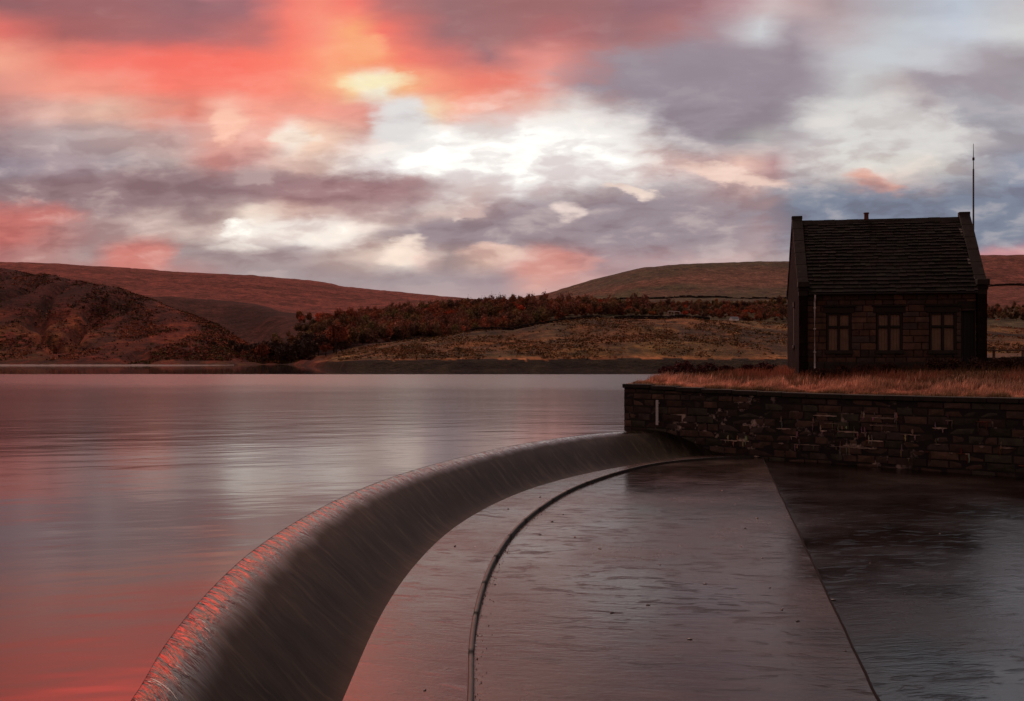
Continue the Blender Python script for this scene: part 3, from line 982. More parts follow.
strip('trough_floor', FT - (FT-CR)*.06, KB, APZ-.004, APZ-.004, M['trough'])
nJ = NW
JJ = J0e[None, :] + (J1e-J0e)[None, :]*np.linspace(0, 1, nJ)[:, None]
strip('spillway_floor', KB, JJ, APZ-.05, APZ+.05, M['apron'], 24)
QQ = np.stack([np.linspace(34, 46, nJ), np.linspace(-12, 30, nJ)], 1)
strip('lower_spillway_floor', JJ, QQ, APZ-.05, APZ-.35, M['apron_low'], 24)


def build_kerb():
    d = np.gradient(KB, axis=0)
    d /= np.linalg.norm(d, axis=1)[:, None]
    nrm = np.stack([d[:, 1], -d[:, 0]], 1)
    prof = [(-.04, -.15), (-.04, .022), (-.028, .034), (.018, .034), (.03, .022), (.03, -.15)]
    jj = (fbm(np.arange(NW)/9.0, np.zeros(NW), 3, 5)-.5)*.03
    LK = np.concatenate([[0], np.cumsum(np.linalg.norm(np.diff(KB, axis=0), axis=1))])
    V, F = [], []
    p0 = 0.0
    rr = random.Random(3)
    while p0 < LK[-1]-.1:
        ln = rr.uniform(1.5, 2.3)
        st = np.linspace(p0+.002, min(p0+ln-.002, LK[-1]), 10)
        o_, lift, wd_ = rr.uniform(-.003, .003), rr.uniform(-.003, .003), rr.uniform(.97, 1.04)
        base = len(V)
        for q in st:
            c = np.array([np.interp(q, LK, KB[:, k]) for k in (0, 1)])
            nn = np.array([np.interp(q, LK, nrm[:, k]) for k in (0, 1)])
            for a_, h_ in prof:
                V.append((c[0]+nn[0]*(a_*wd_+o_), c[1]+nn[1]*(a_*wd_+o_), APZ+h_+lift))
        m_ = len(prof)
        for i in range(9):
            for j in range(m_-1):
                F.append((base+i*m_+j, base+(i+1)*m_+j, base+(i+1)*m_+j+1, base+i*m_+j+1))
        for i in (0, 9):
            q = [base+i*m_+j for j in range(m_)]
            F += [(q[0], q[1], q[4], q[5]), (q[1], q[2], q[3], q[4])]
        p0 += ln
    o = np_mesh('kerb', np.array(V), np.array(F), M['kerbstone'], smooth=False)
    tag(o, kind='structure')
    # lip along the straight joint
    dj = (J1e-J0e)/np.linalg.norm(J1e-J0e)
    nj = np.array([dj[1], -dj[0]])
    prof = [(-.018, 0), (-.012, .018), (.008, .02), (.014, .01), (.014, -.3)]
    n = 160
    T = np.linspace(0, 1, n)
    wob = (fbm(T*60, T*0, 3, 8)-.5)*.035
    V = np.array([[(J0e[0]+(J1e-J0e)[0]*t+nj[0]*(a+w), J0e[1]+(J1e-J0e)[1]*t+nj[1]*(a+w), APZ+.05+h+w*.3) for a, h in prof] for t, w in zip(T, wob)]).reshape(-1, 3)
    o = np_mesh('kerb', V, grid_faces(n, 5)[:, ::-1], M['joint'], smooth=False)
    tag(o, kind='structure')


build_kerb()

# ------------------------------------------------------------------ retaining wall
WX = np.array([4.6, 7.31, 10.45, 13.27, 16.2, 30.0])
WY = np.array([41.0, 38.9, 36.4, 34.2, 31.9, 21.1])
WT = np.array([1.85, 1.70, 1.61, 1.60, 1.62, 1.62])
wS = np.concatenate([[0], np.cumsum(np.hypot(np.diff(WX), np.diff(WY)))])
def wall_at(s):
    return Vector((np.interp(s, wS, WX), np.interp(s, wS, WY), 0)), float(np.interp(s, wS, WT))


def build_retaining_wall():
    root = empty('retaining_wall', (4.6, 41.0, -1.0), 0,
                 'long dark gritstone retaining wall with pale lime streaks below the grass', 'wall')
    iv = Matrix.Translation((-4.6, -41.0, 1.0))
    wdir = Vector((30-4.6, 21.1-41, 0)).normalized()
    ang = math.atan2(wdir.y, wdir.x)
    face = MB()
    total = wS[-1]
    h = .27
    z = -1.6
    row = 0
    while z < 1.75:
        hh = h*random.uniform(.85, 1.15)
        s = -random.uniform(0, .4)
        while s < total:
            w = random.uniform(.4, .95)
            if row % 2: w *= random.uniform(.8, 1.1)
            s0, s1 = max(s, 0), min(s+w, total)
            if s1-s0 > .06:
                p, top = wall_at((s0+s1)/2)
                z1 = min(z+hh, top-.17)
                if z1-z > .05:
                    p0, _ = wall_at(s0)
                    Mx = iv @ Matrix.Translation(p0) @ Matrix.Rotation(ang, 4, 'Z')
                    k = random.uniform(.8, 2.1)
                    tint = random.choice([(.052, .034, .025), (.060, .037, .026), (.042, .031, .025), (.068, .041, .028), (.036, .033, .022)])
                    c = tuple(v*k for v in tint)
                    face.stone((.012, random.uniform(-.02, .02), z+.012), (s1-s0-.012, .3, z1-.012), c, rough=.018, M=Mx)
            s += w
        z += hh
        row += 1
    # end face round the corner, towards the reservoir
    fo = face.build('wall_face', M['masonry'], root)
    core = MB()
    n = 60
    for a, b in zip(np.linspace(0, total, n)[:-1], np.linspace(0, total, n)[1:]):
        p0, t0 = wall_at(a)
        p1, t1 = wall_at(b)
        nrm = Vector((-wdir.y, wdir.x, 0))
        q = [p0+nrm*.008, p1+nrm*.008, p1+nrm*.7, p0+nrm*.7]
        vs = [iv @ Vector((v.x, v.y, -2.0)) for v in q] + [iv @ Vector((v.x, v.y, tt-.18)) for v, tt in zip(q, (t0, t1, t1, t0))]
        core.add(vs, [(4, 5, 6, 7), (0, 1, 5, 4), (2, 3, 7, 6)] + ([(3, 0, 4, 7)] if a == 0 else []))
    core.build('mortar_core', M['lime_mortar'], root)
    # return wall along the reservoir
    ret = MB()
    LB = [(4.6, 41.0), (6.4, 46.0), (9.5, 56.0)]
    for (xa, ya), (xb, yb) in zip(LB[:-1], LB[1:]):
        d = Vector((xb-xa, yb-ya, 0))
        L = d.length
        an = math.atan2(d.y, d.x)
        zz = -1.0
        while zz < 1.68:
            hh = .27
            s = -random.uniform(0, .4)
            while s < L:
                w = random.uniform(.4, .9)
                s0, s1 = max(s, 0), min(s+w, L)
                if s1-s0 > .05:
                    p0 = Vector((xa, ya, 0)) + d.normalized()*s1
                    Mx = iv @ Matrix.Translation(p0) @ Matrix.Rotation(an+math.pi, 4, 'Z')
                    k = random.uniform(.5, 1.2)
                    ret.stone((.01, 0, zz+.01), (s1-s0-.01, .3, zz+hh-.01), (.036*k, .028*k, .024*k), M=Mx)
                s += w
            zz += hh
    ret.build('return_face', M['masonry'], root)
    # coping slabs
    cp = MB()
    s = -.05
    while s < total:
        w = random.uniform(.9, 1.5)
        p0, t0 = wall_at(max(s, 0))
        p1, t1 = wall_at(min(s+w, total))
        Mx = iv @ Matrix.Translation(p0 - wdir*(.05 if s < 0 else 0)) @ Matrix.Rotation(ang, 4, 'Z')
        L = (p1-p0).length
        a = random.uniform(-.012, .012)
        cp.box((.008, -.09+a, (t0+t1)/2-.165), (L-.006, .5, (t0+t1)/2+.005+a*.5), ch=.018, M=Mx)
        s += w
    cp.build('coping', M['coping'], root)
    # pale lime runs leaking from joints: thin crusts standing on the face
    lime = MB()
    def crust(Mx, u, zc, w, hgt, c):
        nseg = 8
        tp, bt = [], []
        for i in range(nseg):
            f = i/(nseg-1)
            e = math.sin(math.pi*min(max(f, .03), .97))**.5
            if w > hgt:
                tp.append((u-w/2+w*f, zc+hgt*e*random.uniform(.2, 1)))
                bt.append((u-w/2+w*f, zc-hgt*e*random.uniform(.2, 1.6)))
            else:
                wz = w*e*random.uniform(.3, 1)*(.4+.6*f)
                o_ = random.uniform(-.01, .01)
                tp.append((u+wz+o_, zc-hgt+hgt*f))
                bt.append((u-wz+o_, zc-hgt+hgt*f))
        vs = [(a, -.04, b) for a, b in tp] + [(a, -.04, b) for a, b in bt]
        vs += [(a, .03, b) for a, b in tp] + [(a, .03, b) for a, b in bt]
        fs = []
        for i in range(nseg-1):
            fs += [(i, i+1, nseg+i+1, nseg+i), (i+2*nseg, i+1+2*nseg, i+1, i), (nseg+i, nseg+i+1, 3*nseg+i+1, 3*nseg+i)]
        lime.add([Mx @ Vector(v) for v in vs], fs, c)
    for _ in range(60):
        sc = random.choice([random.gauss(8.2, 1.2), random.gauss(12.6, 2.4), random.gauss(10.5, 1.2), random.uniform(3.5, 17)])
        if sc < 3 or sc > 18: continue
        zc = -1.6 + .27*round((random.choice([random.gauss(.2, .3), random.gauss(-.25, .2), random.uniform(-.4, 1.0)])+1.6)/.27)
        p0, top = wall_at(sc)
        Mx = iv @ Matrix.Translation(p0) @ Matrix.Rotation(ang, 4, 'Z')
        k = random.uniform(.45, 1.4)
        c = (.42*k, .31*k, .25*k) if random.random() < .82 else (.26*k, .09*k, .05*k)
        w = random.choice([random.uniform(.06, .25), random.uniform(.2, .9)])
        crust(Mx, 0, zc, w, random.uniform(.012, .034), c)
        for q in range(random.randint(0, 3)):
            u = random.uniform(-.5, .5)*w
            crust(Mx, u, zc+random.choice([0, 0, .2]), random.uniform(.018, .05), random.uniform(.08, .36), tuple(v*random.uniform(.5, 1.1) for v in c))
    lime.build('lime_crust', M['masonry'], root)


build_retaining_wall()

# gauge board on the wall
gb = MB()
gx, gy = 5.85, 40.0
wa = math.atan2(-19.9, 25.4)
Mg = Matrix.Rotation(wa, 4, 'Z')
gb.box((-.055, -.115, -.5), (.055, -.075, .5), ch=.008, M=Mg)
gb.box((-.03, -.076, -.4), (.03, .02, -.34), M=Mg)
gb.box((-.03, -.076, .34), (.03, .02, .40), M=Mg)
g = gb.build('gauge_post', M['white'], loc=(gx, gy, .70))
tag(g, 'narrow white upright gauge post fixed to the dark stone wall', 'gauge post')

# ------------------------------------------------------------------ terrace
HZ = 2.4


def terrace_frame(s, t):
    """s along the wall 0..1 (path runs on to the right), t from the wall 0 to the far land 1"""
    L = 60.0
    sx = np.concatenate([wS, [L]])
    px = np.interp(s*L, sx, np.concatenate([WX, [60]]))
    py = np.interp(s*L, sx, np.concatenate([WY, [-2]]))
    lt = np.array([0, .08, .2, .5, 1.0])
    lx = np.interp(t, lt, [4.6, 6.4, 11.5, 28, 52])
    ly = np.interp(t, lt, [41, 46, 62, 108, 196])
    qx, qy = 52 + s*260, 196 - s*70
    w = t**1.2
    return lx + (px-4.6)*(1-w) + (qx-52)*w, ly + (py-41)*(1-w) + (qy-196)*w


def terrace_height(x, y):
    wd = np.array([25.4, -19.9])/np.hypot(25.4, 19.9)
    nn = np.array([-wd[1], wd[0]])
    dd = (x-4.6)*nn[0] + (y-41)*nn[1]          # distance back from the wall
    ss_ = (x-4.6)*wd[0] + (y-41)*wd[1]
    top = np.interp(ss_, wS, WT)
    k = np.clip(dd/8.5, 0, 1)
    k = k*k*(3-2*k)
    right = np.clip((ss_+dd*.35-1.5)/9, 0, 1)
    z = top - .03 + (HZ-top+.03)*k*(.25+.75*right)
    z = z + np.clip((dd-14)/120, 0, 1)*(1.2*right - .35)
    return z + (fbm(x/1.7, y/1.7, 4, 61)-.5)*.12*np.clip(dd/2, 0, 1)


def build_terrace():
    ns, nt = 200, 200
    s = np.linspace(0, 1, ns)**1.25
    t = np.linspace(0, 1, nt)**2.2
    Sg, Tg = np.meshgrid(s, t, indexing='ij')
    X, Y = terrace_frame(Sg, Tg)
    Z = terrace_height(X, Y)
    edge = np.clip((Sg*60)/(.05+Tg*8), 0, 1)
    Z = np.where((Tg > .10), -1.5 + (Z+1.5)*(edge**.8), Z)
    n1 = fbm(X/3, Y/3, 5, 71)[..., None]
    n2 = fbm(X/.9, Y/.9, 4, 72)[..., None]
    a, b, c = np.array([.13, .06, .03]), np.array([.05, .038, .02]), np.array([.22, .095, .05])
    k = np.clip((n1-.38)/.22, 0, 1)
    C = a*(1-k)+b*k
    k = np.clip((n2-.5)/.2, 0, 1)*.5
    C = C*(1-k)+c*k
    V = np.stack([X, Y, Z], -1).reshape(-1, 3)
    o = np_mesh('terrace_ground', V, grid_faces(ns, nt), M['terrace'], C.reshape(-1, 3))
    if o.data.polygons[ns*5].normal.z < 0:
        o.data.flip_normals()
    tag(o, kind='structure')


build_terrace()

# house frame
HL, HD = 7.55, 6.0
HROT = R(-10.8)
HO = Vector((12.34, 43.0, HZ))
Hinv = (Matrix.Translation(HO) @ Matrix.Rotation(HROT, 4, 'Z')).inverted()


def in_house(x, y, m=.12):
    c, s = math.cos(-HROT), math.sin(-HROT)
    lx = (x-HO.x)*c - (y-HO.y)*s
    ly = (x-HO.x)*s + (y-HO.y)*c
    return (lx > -m) & (lx < HL+m) & (ly > -m) & (ly < HD+m)


def blades(name, x, y, hgt, wid, cols, lean=.35, bend=(.5, -.1)):
    n = len(x)
    z = terrace_height(x, y)
    a = RNG.uniform(0, 2*math.pi, n)
    dx, dy = np.cos(a)*wid/2, np.sin(a)*wid/2
    lx = RNG.normal(bend[0], .35, n)*hgt*lean
    ly = RNG.normal(bend[1], .35, n)*hgt*lean
    P = np.zeros((n, 5, 3))
    P[:, 0] = np.stack([x-dx, y-dy, z-.03], 1)
    P[:, 1] = np.stack([x+dx, y+dy, z-.03], 1)
    P[:, 2] = np.stack([x+dx*.7+lx*.35, y+dy*.7+ly*.35, z+hgt*.6], 1)
    P[:, 3] = np.stack([x-dx*.7+lx*.35, y-dy*.7+ly*.35, z+hgt*.6], 1)
    P[:, 4] = np.stack([x+lx, y+ly, z+hgt], 1)
    b = np.arange(n)[:, None]*5
    F = np.concatenate([b+np.array([[0, 1, 2]]), b+np.array([[0, 2, 3]]), b+np.array([[3, 2, 4]])])
    C = np.repeat(cols[:, None, :], 5, 1)
    C[:, :2] *= .8
    return np_mesh(name, P.reshape(-1, 3), F, M['grass'], C.reshape(-1, 3), smooth=False)


def build_grass():
    wd = np.array([25.4, -19.9])/np.hypot(25.4, 19.9)
    nn = np.array([-wd[1], wd[0]])
    # tawny fringe just behind the coping
    n = 62000
    s = RNG.uniform(.15, 21, n)
    d = .36 + np.abs(RNG.normal(0, 1, n))*1.25
    d = np.where(d > 4.5, RNG.uniform(.4, 3, n), d)
    x, y = 4.6 + wd[0]*s + nn[0]*d, 41 + wd[1]*s + nn[1]*d
    tall = .16 + .26*np.clip((d-.4)/1.2, 0, 1)
    cl = fbm(x/1.3, y/1.3, 4, 81)
    pt = fbm(x/.55, y/.55, 3, 88)
    h = tall*RNG.uniform(.4, 1.15, n)*np.clip(.1+1.5*cl, .3, 1.2)*np.clip((pt-.25)/.3, .25, 1.05)
    k = np.clip((cl-.35)/.3, 0, 1)[:, None]
    c = np.array([.58, .275, .185])*(1-k) + np.array([.76, .40, .275])*k
    g = np.exp(-((d-.45)/.2)**2)[:, None]*.75
    c = c*(1-g) + np.array([.15, .11, .042])*g
    k = (np.clip((pt-.52)/.12, 0, 1)*.55)[:, None]
    c = c*(1-k) + np.array([.20, .12, .065])*k
    c = c*RNG.uniform(.5, 1.25, n)[:, None]
    o = blades('tall_grass', x, y, h, RNG.uniform(.012, .026, n), c)
    tag(o, 'tawny orange dead grass along the top of the retaining wall', 'grass', kind='stuff')
    # rougher, darker growth towards the house and along the water
    n = 52000
    s = RNG.uniform(-1, 26, n)
    d = RNG.uniform(2.2, 20, n)
    x, y = 4.6 + wd[0]*s + nn[0]*d, 41 + wd[1]*s + nn[1]*d
    lx = np.interp(y, [41, 46, 62, 108], [4.6, 6.4, 11.5, 28])
    keep = ~in_house(x, y) & (x > lx+.4)
    x, y, d = x[keep], y[keep], d[keep]
    cl = fbm(x/1.6, y/1.6, 4, 83)
    h = RNG.uniform(.1, .34, len(x))*(.5+1.0*cl)
    k = np.clip((cl-.4)/.2, 0, 1)[:, None]
    c = np.array([.12, .066, .036])*(1-k) + np.array([.27, .095, .058])*k
    c = c*RNG.uniform(.6, 1.25, len(x))[:, None]
    o = blades('rough_grass', x, y, h, RNG.uniform(.015, .03, len(x)), c)
    tag(o, 'dark rough grass growing around the stone house', 'grass', kind='stuff')


build_grass()


# ------------------------------------------------------------------ stone house
def build_house():
    root = empty('stone_house', HO, HROT, 'small dark gritstone valve house with steep slate roof above the wall', 'house')
    EAVE, RIDGE = 3.34, 6.70
    GT = .36                                   # gable wall thickness
    FY = .22                                   # the front wall stands back from the gable piers
    wins = [(1.17, 2.17), (3.21, 4.24), (5.34, 6.39)]
    WZ0, WZ1 = .80, 2.38
    door = (6.60, 7.14, 0.0, 2.55)
    # gable walls
    for x0, x1 in ((0, GT), (HL-GT, HL)):
        m = MB()
        up = .17
        prof = [(0, -.4), (HD, -.4), (HD, EAVE-.02), (HD/2, RIDGE+up-.10), (0, EAVE-.02)]
        vs = [(x0, a, b) for a, b in prof] + [(x1, a, b) for a, b in prof]
        m.add(vs, [(4, 3, 2, 1, 0), (5, 6, 7, 8, 9)] + [(i, (i+1) % 5, 5+(i+1) % 5, 5+i) for i in range(5)])
        m.build('gable_wall', M['gable'], root)
        # kneelers and raked coping
        c = MB()
        ang = math.atan2(RIDGE+up-EAVE, HD/2)
        Ls = math.hypot(RIDGE+up-EAVE, HD/2)
        for side in (0, 1):
            nst = 6
            for k in range(nst):
                a0, a1 = Ls*k/nst, Ls*(k+1)/nst
                Mx = Matrix.Translation((0, -.0, EAVE)) @ Matrix.Rotation(ang, 4, 'X')
                if side: Mx = Matrix.Translation((x0+x1, HD, 0)) @ Matrix.Rotation(math.pi, 4, 'Z') @ Mx
                e = random.uniform(-.006, .006)
                c.box((x0-.045+e, a0+.004, -.045), (x1+.045+e, a1-.004, .085+e), ch=.012, M=Mx)
            y0, y1 = (-.2, .30) if side == 0 else (HD-.30, HD+.2)
            c.box((x0-.012, max(y0, -.005), EAVE-.2), (x1+.012, min(y1, HD+.005), EAVE+.17), ch=.01)
            c.box((x0-.06, y0, EAVE+.172), (x1+.06, y1, EAVE+.42), ch=.02)
        c.box((x0-.055, HD/2-.14, RIDGE+up-.06), (x1+.055, HD/2+.14, RIDGE+up+.10), ch=.02)
        c.build('gable_coping', M['coping'], root)
    # slit recess in the left end wall
    m = MB()
    m.box((-.012, 2.2, 1.05), (.02, 2.62, 2.75))
    sl = m.build('slit_window', M['dark_wood'], root)
    m = MB()
    m.box((-.04, 2.05, 2.76), (.02, 2.77, 3.0), ch=.01)
    m.build('lintel', M['frame_stone'], sl)
    m = MB()
    m.box((-.05, 2.05, .9), (.02, 2.77, 1.04), ch=.01)
    m.build('sill', M['frame_stone'], sl)
    # front wall, block by block
    f = MB()
    core = MB()
    holes = [(a-.01, b+.01, WZ0, WZ1) for a, b in wins] + [door]
    z, row = 0.0, 0
    while z < EAVE-.12:
        hh = min(random.uniform(.22, .31), EAVE-.10-z)
        spans = [(GT, HL-GT)]
        for a, b, c0, c1 in holes:
            if z+hh*.5 > c0 and z+hh*.5 < c1:
                new = []
                for p, q in spans:
                    if b <= p or a >= q: new.append((p, q))
                    else:
                        if a > p: new.append((p, a))
                        if b < q: new.append((b, q))
                spans = new
        for p, q in spans:
            s = p
            while s < q-1e-4:
                w = random.uniform(.3, .8)
                if q-(s+w) < .22: w = q-s
                k = random.uniform(.65, 1.25)
                base = random.choice([(.104, .062, .044), (.122, .067, .046), (.078, .056, .046), (.136, .075, .048)])
                xm = s+w/2
                if (xm < .62 or .88 < xm < 1.18) and random.random() < .75:
                    base = (.115, .058, .036)          # rusty stone beside the downpipe
                if 7.0 < xm < 7.2 or (6.4 < xm < 6.6 and z > 1.2):
                    base = (.09, .06, .045)
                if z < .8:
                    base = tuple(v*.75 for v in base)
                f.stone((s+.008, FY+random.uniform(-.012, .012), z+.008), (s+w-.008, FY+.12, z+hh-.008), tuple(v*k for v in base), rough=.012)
                s += w
        z += hh
        row += 1
    f.build('front_wall', M['masonry'], root)
    # core behind the blocks, with the openings left free
    xs = sorted([GT, HL-GT] + [v for a, b, c0, c1 in holes for v in (a, b)])
    for a, b in zip(xs[:-1], xs[1:]):
        mid = (a+b)/2
        hole = [h for h in holes if h[0] < mid < h[1]]
        zs = [(-.4, EAVE-.1)]
        if hole: zs = [(-.4, hole[0][2]), (hole[0][3], EAVE-.1)]
        for c0, c1 in zs:
            if c1-c0 > .02: core.box((a, FY+.05, c0), (b, FY+.45, c1))
    core.build('wall_core', M['mortar'], root)
    bk = MB()
    bk.box((GT, HD-.4, -.4), (HL-GT, HD-.05, EAVE-.1))
    bk.build('back_wall', M['gable'], root)
    # plinth
    for a, b in ((GT+.005, door[0]), (door[1], HL-GT-.005)):
        m = MB()
        s = a
        while s < b-.02:
            w = min(random.uniform(.6, 1.0), b-s)
            m.box((s+.004, FY-.10, -.3), (s+w-.004, FY+.06, .30+random.uniform(-.006, .006)), ch=.02)
            s += w
        m.build('plinth', M['coping'], root)
    # windows
    for a, b in wins:
        w = MB()
        t = .105
        y0, y1 = FY-.015, FY+.2
        mid, tr = (a+b)/2, 1.80
        w.box((a, y0, WZ0), (a+t*.8, y1, WZ1), ch=.02)
        w.box((b-t*.8, y0, WZ0), (b, y1, WZ1), ch=.02)
        w.box((mid-t/2, y0+.002, WZ0+.002), (mid+t/2, y1, WZ1-.002), ch=.02)
        for p, q in ((a+t*.8, mid-t/2), (mid+t/2, b-t*.8)):
            w.box((p+.001, y0+.004, tr-t/2), (q-.001, y1, tr+t/2), ch=.02)
            w.box((p+.001, y0+.004, WZ1-.06), (q-.001, y1, WZ1), ch=.015)
        fr = w.build('window', M['frame_stone'], root)
        for p, q in ((a+t*.8, mid-t/2), (mid+t/2, b-t*.8)):
            for c0, c1 in ((WZ0, tr-t/2), (tr+t/2, WZ1-.06)):
                pn = MB()
                nb = 3
                for k in range(nb):
                    xx0, xx1 = p+(q-p)*k/nb, p+(q-p)*(k+1)/nb
                    pn.box((xx0+.003, y0+.085+random.uniform(0, .006), c0+.004), (xx1-.002, y1+.02, c1-.004), ch=.004)
                pn.build('board_panel', M['board'], fr)
        sm = MB()
        sm.box((a-.08, FY-.09, WZ0-.16), (b+.08, FY+.1, WZ0-.006), ch=.02)
        sm.build('sill', M['coping'], fr)
        sm = MB()
        sm.box((a-.14, FY-.035, WZ1+.006), (b+.14, FY+.1, WZ1+.27), ch=.02)
        sm.box((a-.2, FY-.10, WZ1+.275), (b+.2, FY+.1, WZ1+.35), ch=.02)
        sm.build('lintel', M['frame_stone'], fr)
    # doorway
    m = MB()
    nb = 4
    for k in range(nb):
        xx0 = door[0]+(door[1]-door[0])*k/nb
        xx1 = door[0]+(door[1]-door[0])*(k+1)/nb
        m.box((xx0+.003, FY+.22, .02), (xx1-.003, FY+.27, 2.54), ch=.006)
    d = m.build('door', M['dark_wood'], root)
    m = MB()
    m.box((door[0]-.15, FY-.03, 2.555), (HL-GT-.01, FY+.12, 2.86), ch=.02)
    m.build('door_lintel', M['frame_stone'], d)
    # roof: overlapping courses of stone slates
    r = MB()
    rise, run = RIDGE-EAVE, HD/2
    slope = math.hypot(rise, run+.05)
    ang = math.atan2(rise, run+.05)
    for side in (0, 1):
        Mx = Matrix.Translation((0, -.05, EAVE-.0)) @ Matrix.Rotation(ang, 4, 'X')
        if side: Mx = Matrix.Translation((HL, HD, 0)) @ Matrix.Rotation(math.pi, 4, 'Z') @ Mx
        r.add([Mx @ Vector(p) for p in ((GT, 0, -.06), (HL-GT, 0, -.06), (HL-GT, slope, -.06), (GT, slope, -.06))], [(0, 1, 2, 3)], (.02, .02, .02))
        s, i = -.12, 0
        while s < slope-.03:
            ex = .24 - .07*(s/slope)
            x = GT+.02
            first = True
            while x < HL-GT-.02:
                w = random.uniform(.22, .5)
                if first: w *= random.uniform(.4, 1)
                first = False
                x1 = min(x+w, HL-GT-.02)
                k = random.uniform(.55, 1.2)
                c = random.choice([(.022, .016, .013), (.026, .018, .014), (.018, .015, .013), (.021, .019, .012)])
                if random.random() < .012: x1 = min(x1, x+.16)
                if x1-x < .165 and random.random() < .35:
                    c = (.20, .17, .15)
                    k = random.uniform(.4, 1)
                lift = random.uniform(0, .02) + .02*math.sin(x*1.3+side)*math.sin(s*.9)
                e = min(s+ex+.1, slope)
                th = .028
                a0 = s + random.uniform(-.028, .022)
                vs = [(x+.004, a0, .022+lift), (x1-.004, a0, .022+lift), (x1-.004, e, -.03), (x+.004, e, -.03)]
                vs += [(p[0], p[1], p[2]+th) for p in vs]
                r.add([Mx @ Vector(p) for p in vs], [(4, 5, 6, 7), (0, 1, 5, 4), (1, 2, 6, 5), (3, 0, 4, 7), (0, 3, 2, 1)], tuple(v*k for v in c))
                x = x1
            s += ex
    ro = r.build('roof', M['slate'], root)
    m = MB()
    x = GT
    while x < HL-GT-.01:
        w = min(.5, HL-GT-x)
        e = random.uniform(-.008, .008)
        vs = []
        for xx in (x+.004, x+w-.004):
            vs += [(xx, HD/2-.17, RIDGE-.13+e), (xx, HD/2-.05, RIDGE+.06+e), (xx, HD/2+.05, RIDGE+.06+e), (xx, HD/2+.17, RIDGE-.13+e)]
        m.add(vs, [(0, 4, 5, 1), (1, 5, 6, 2), (2, 6, 7, 3), (0, 1, 2, 3), (7, 6, 5, 4)])
        x += w
    m.build('ridge', M['coping'], ro)
    m = MB()
    m.tube([(3.22, HD/2, RIDGE+.03), (3.22, HD/2, RIDGE+.2), (3.22, HD/2, RIDGE+.33)], [.105, .095, .1], 10)
    m.tube([(3.22, HD/2, RIDGE+.30), (3.22, HD/2, RIDGE+.35)], [.125, .125], 10)
    m.build('flue', M['flue'], ro)
    # gutter and downpipe
    m = MB()
    m.box((GT+.02, -.13, EAVE-.17), (HL-GT-.02, -.02, EAVE-.07), ch=.03)
    for k in range(9):
        xx = GT+.2+k*.8
        m.box((xx, -.02, EAVE-.15), (xx+.04, FY+.02, EAVE-.10))
    m.box((GT+.01, FY-.03, EAVE-.12), (HL-GT-.01, FY+.15, EAVE-.0))
    m.build('gutter', M['iron'], root)
    m = MB()
    m.tube([(.66, -.08, EAVE-.16), (.66, -.06, EAVE-.3), (.66, FY-.10, EAVE-.5), (.66, FY-.10, .12), (.66, FY-.18, -.02)], .038, 8)
    for zz in (.7, 1.7, 2.6):
        m.box((.61, FY-.145, zz), (.71, FY+.02, zz+.05))
    m.build('downpipe', M['white'], root, smooth=False)
    return root


build_house()

# aerial mast behind the right gable
HM = Matrix.Translation(HO) @ Matrix.Rotation(HROT, 4, 'Z')
mb_ = HM @ Vector((HL+.40, 3.75, 0))
mast = empty('aerial_mast', (mb_.x, mb_.y, HZ), HROT, 'tall thin aerial mast rising behind the gable of the stone house', 'mast')
m = MB(); m.tube([(0, 0, 3.2), (0, 0, 9.0)], [.042, .036], 8); m.build('pole', M['mast'], mast)
m = MB(); m.tube([(0, 0, 8.95), (0, 0, 9.5), (0, 0, 10.15)], [.022, .018, .010], 6); m.build('whip', M['mast'], mast)
m = MB(); m.tube([(0, 0, 9.40), (0, 0, 9.52)], [.05, .05], 8); m.build('collar', M['iron'], mast)
for zz in (3.5, 4.9):
    m = MB(); m.box((-.42, -.03, zz), (.05, .03, zz+.06)); m.build('bracket', M['iron'], mast)

# low wall and post-and-rail fence to the right of the house
def rough_wall(name, pts, h0, thick, colr, label, cat, mat, bl=.5, zf=None, group=None):
    o0 = Vector((pts[0][0], pts[0][1], pts[0][2]))
    m = MB()
    for (xa, ya, za), (xb, yb, zb) in zip(pts[:-1], pts[1:]):
        d = Vector((xb-xa, yb-ya, 0))
        L = d.length
        an = math.atan2(d.y, d.x)
        rows = max(2, int(round(h0/(bl*.5))))
        for rr in range(rows):
            s = 0 if rr % 2 == 0 else -bl*.4
            while s < L:
                w = bl*random.uniform(.7, 1.4)
                s0, s1 = max(s, 0), min(s+w, L)
                if s1-s0 > bl*.1:
                    f = s0/L
                    z0 = za+(zb-za)*f
                    k = random.uniform(.6, 1.3)
                    Mx = Matrix.Translation(Vector((xa, ya, 0))+d.normalized()*s0-Vector((o0.x, o0.y, o0.z))) @ Matrix.Rotation(an, 4, 'Z')
                    e = random.uniform(-.06, .06)*thick
                    zz0 = z0 + h0*rr/rows - (.3 if rr == 0 else 0)
                    m.box((.01*bl, -thick/2+e, zz0), (s1-s0-.01*bl, thick/2+e, z0+h0*(rr+1)/rows + (random.uniform(-.1, .1)*bl if rr == rows-1 else -.004)), tuple(v*k for v in colr), ch=.06*bl, M=Mx)
                s += w
    o = m.build(name, mat, loc=o0)
    return tag(o, label, cat, group)


def tz(x, y):
    return float(terrace_height(np.array([x]), np.array([y]))[0])

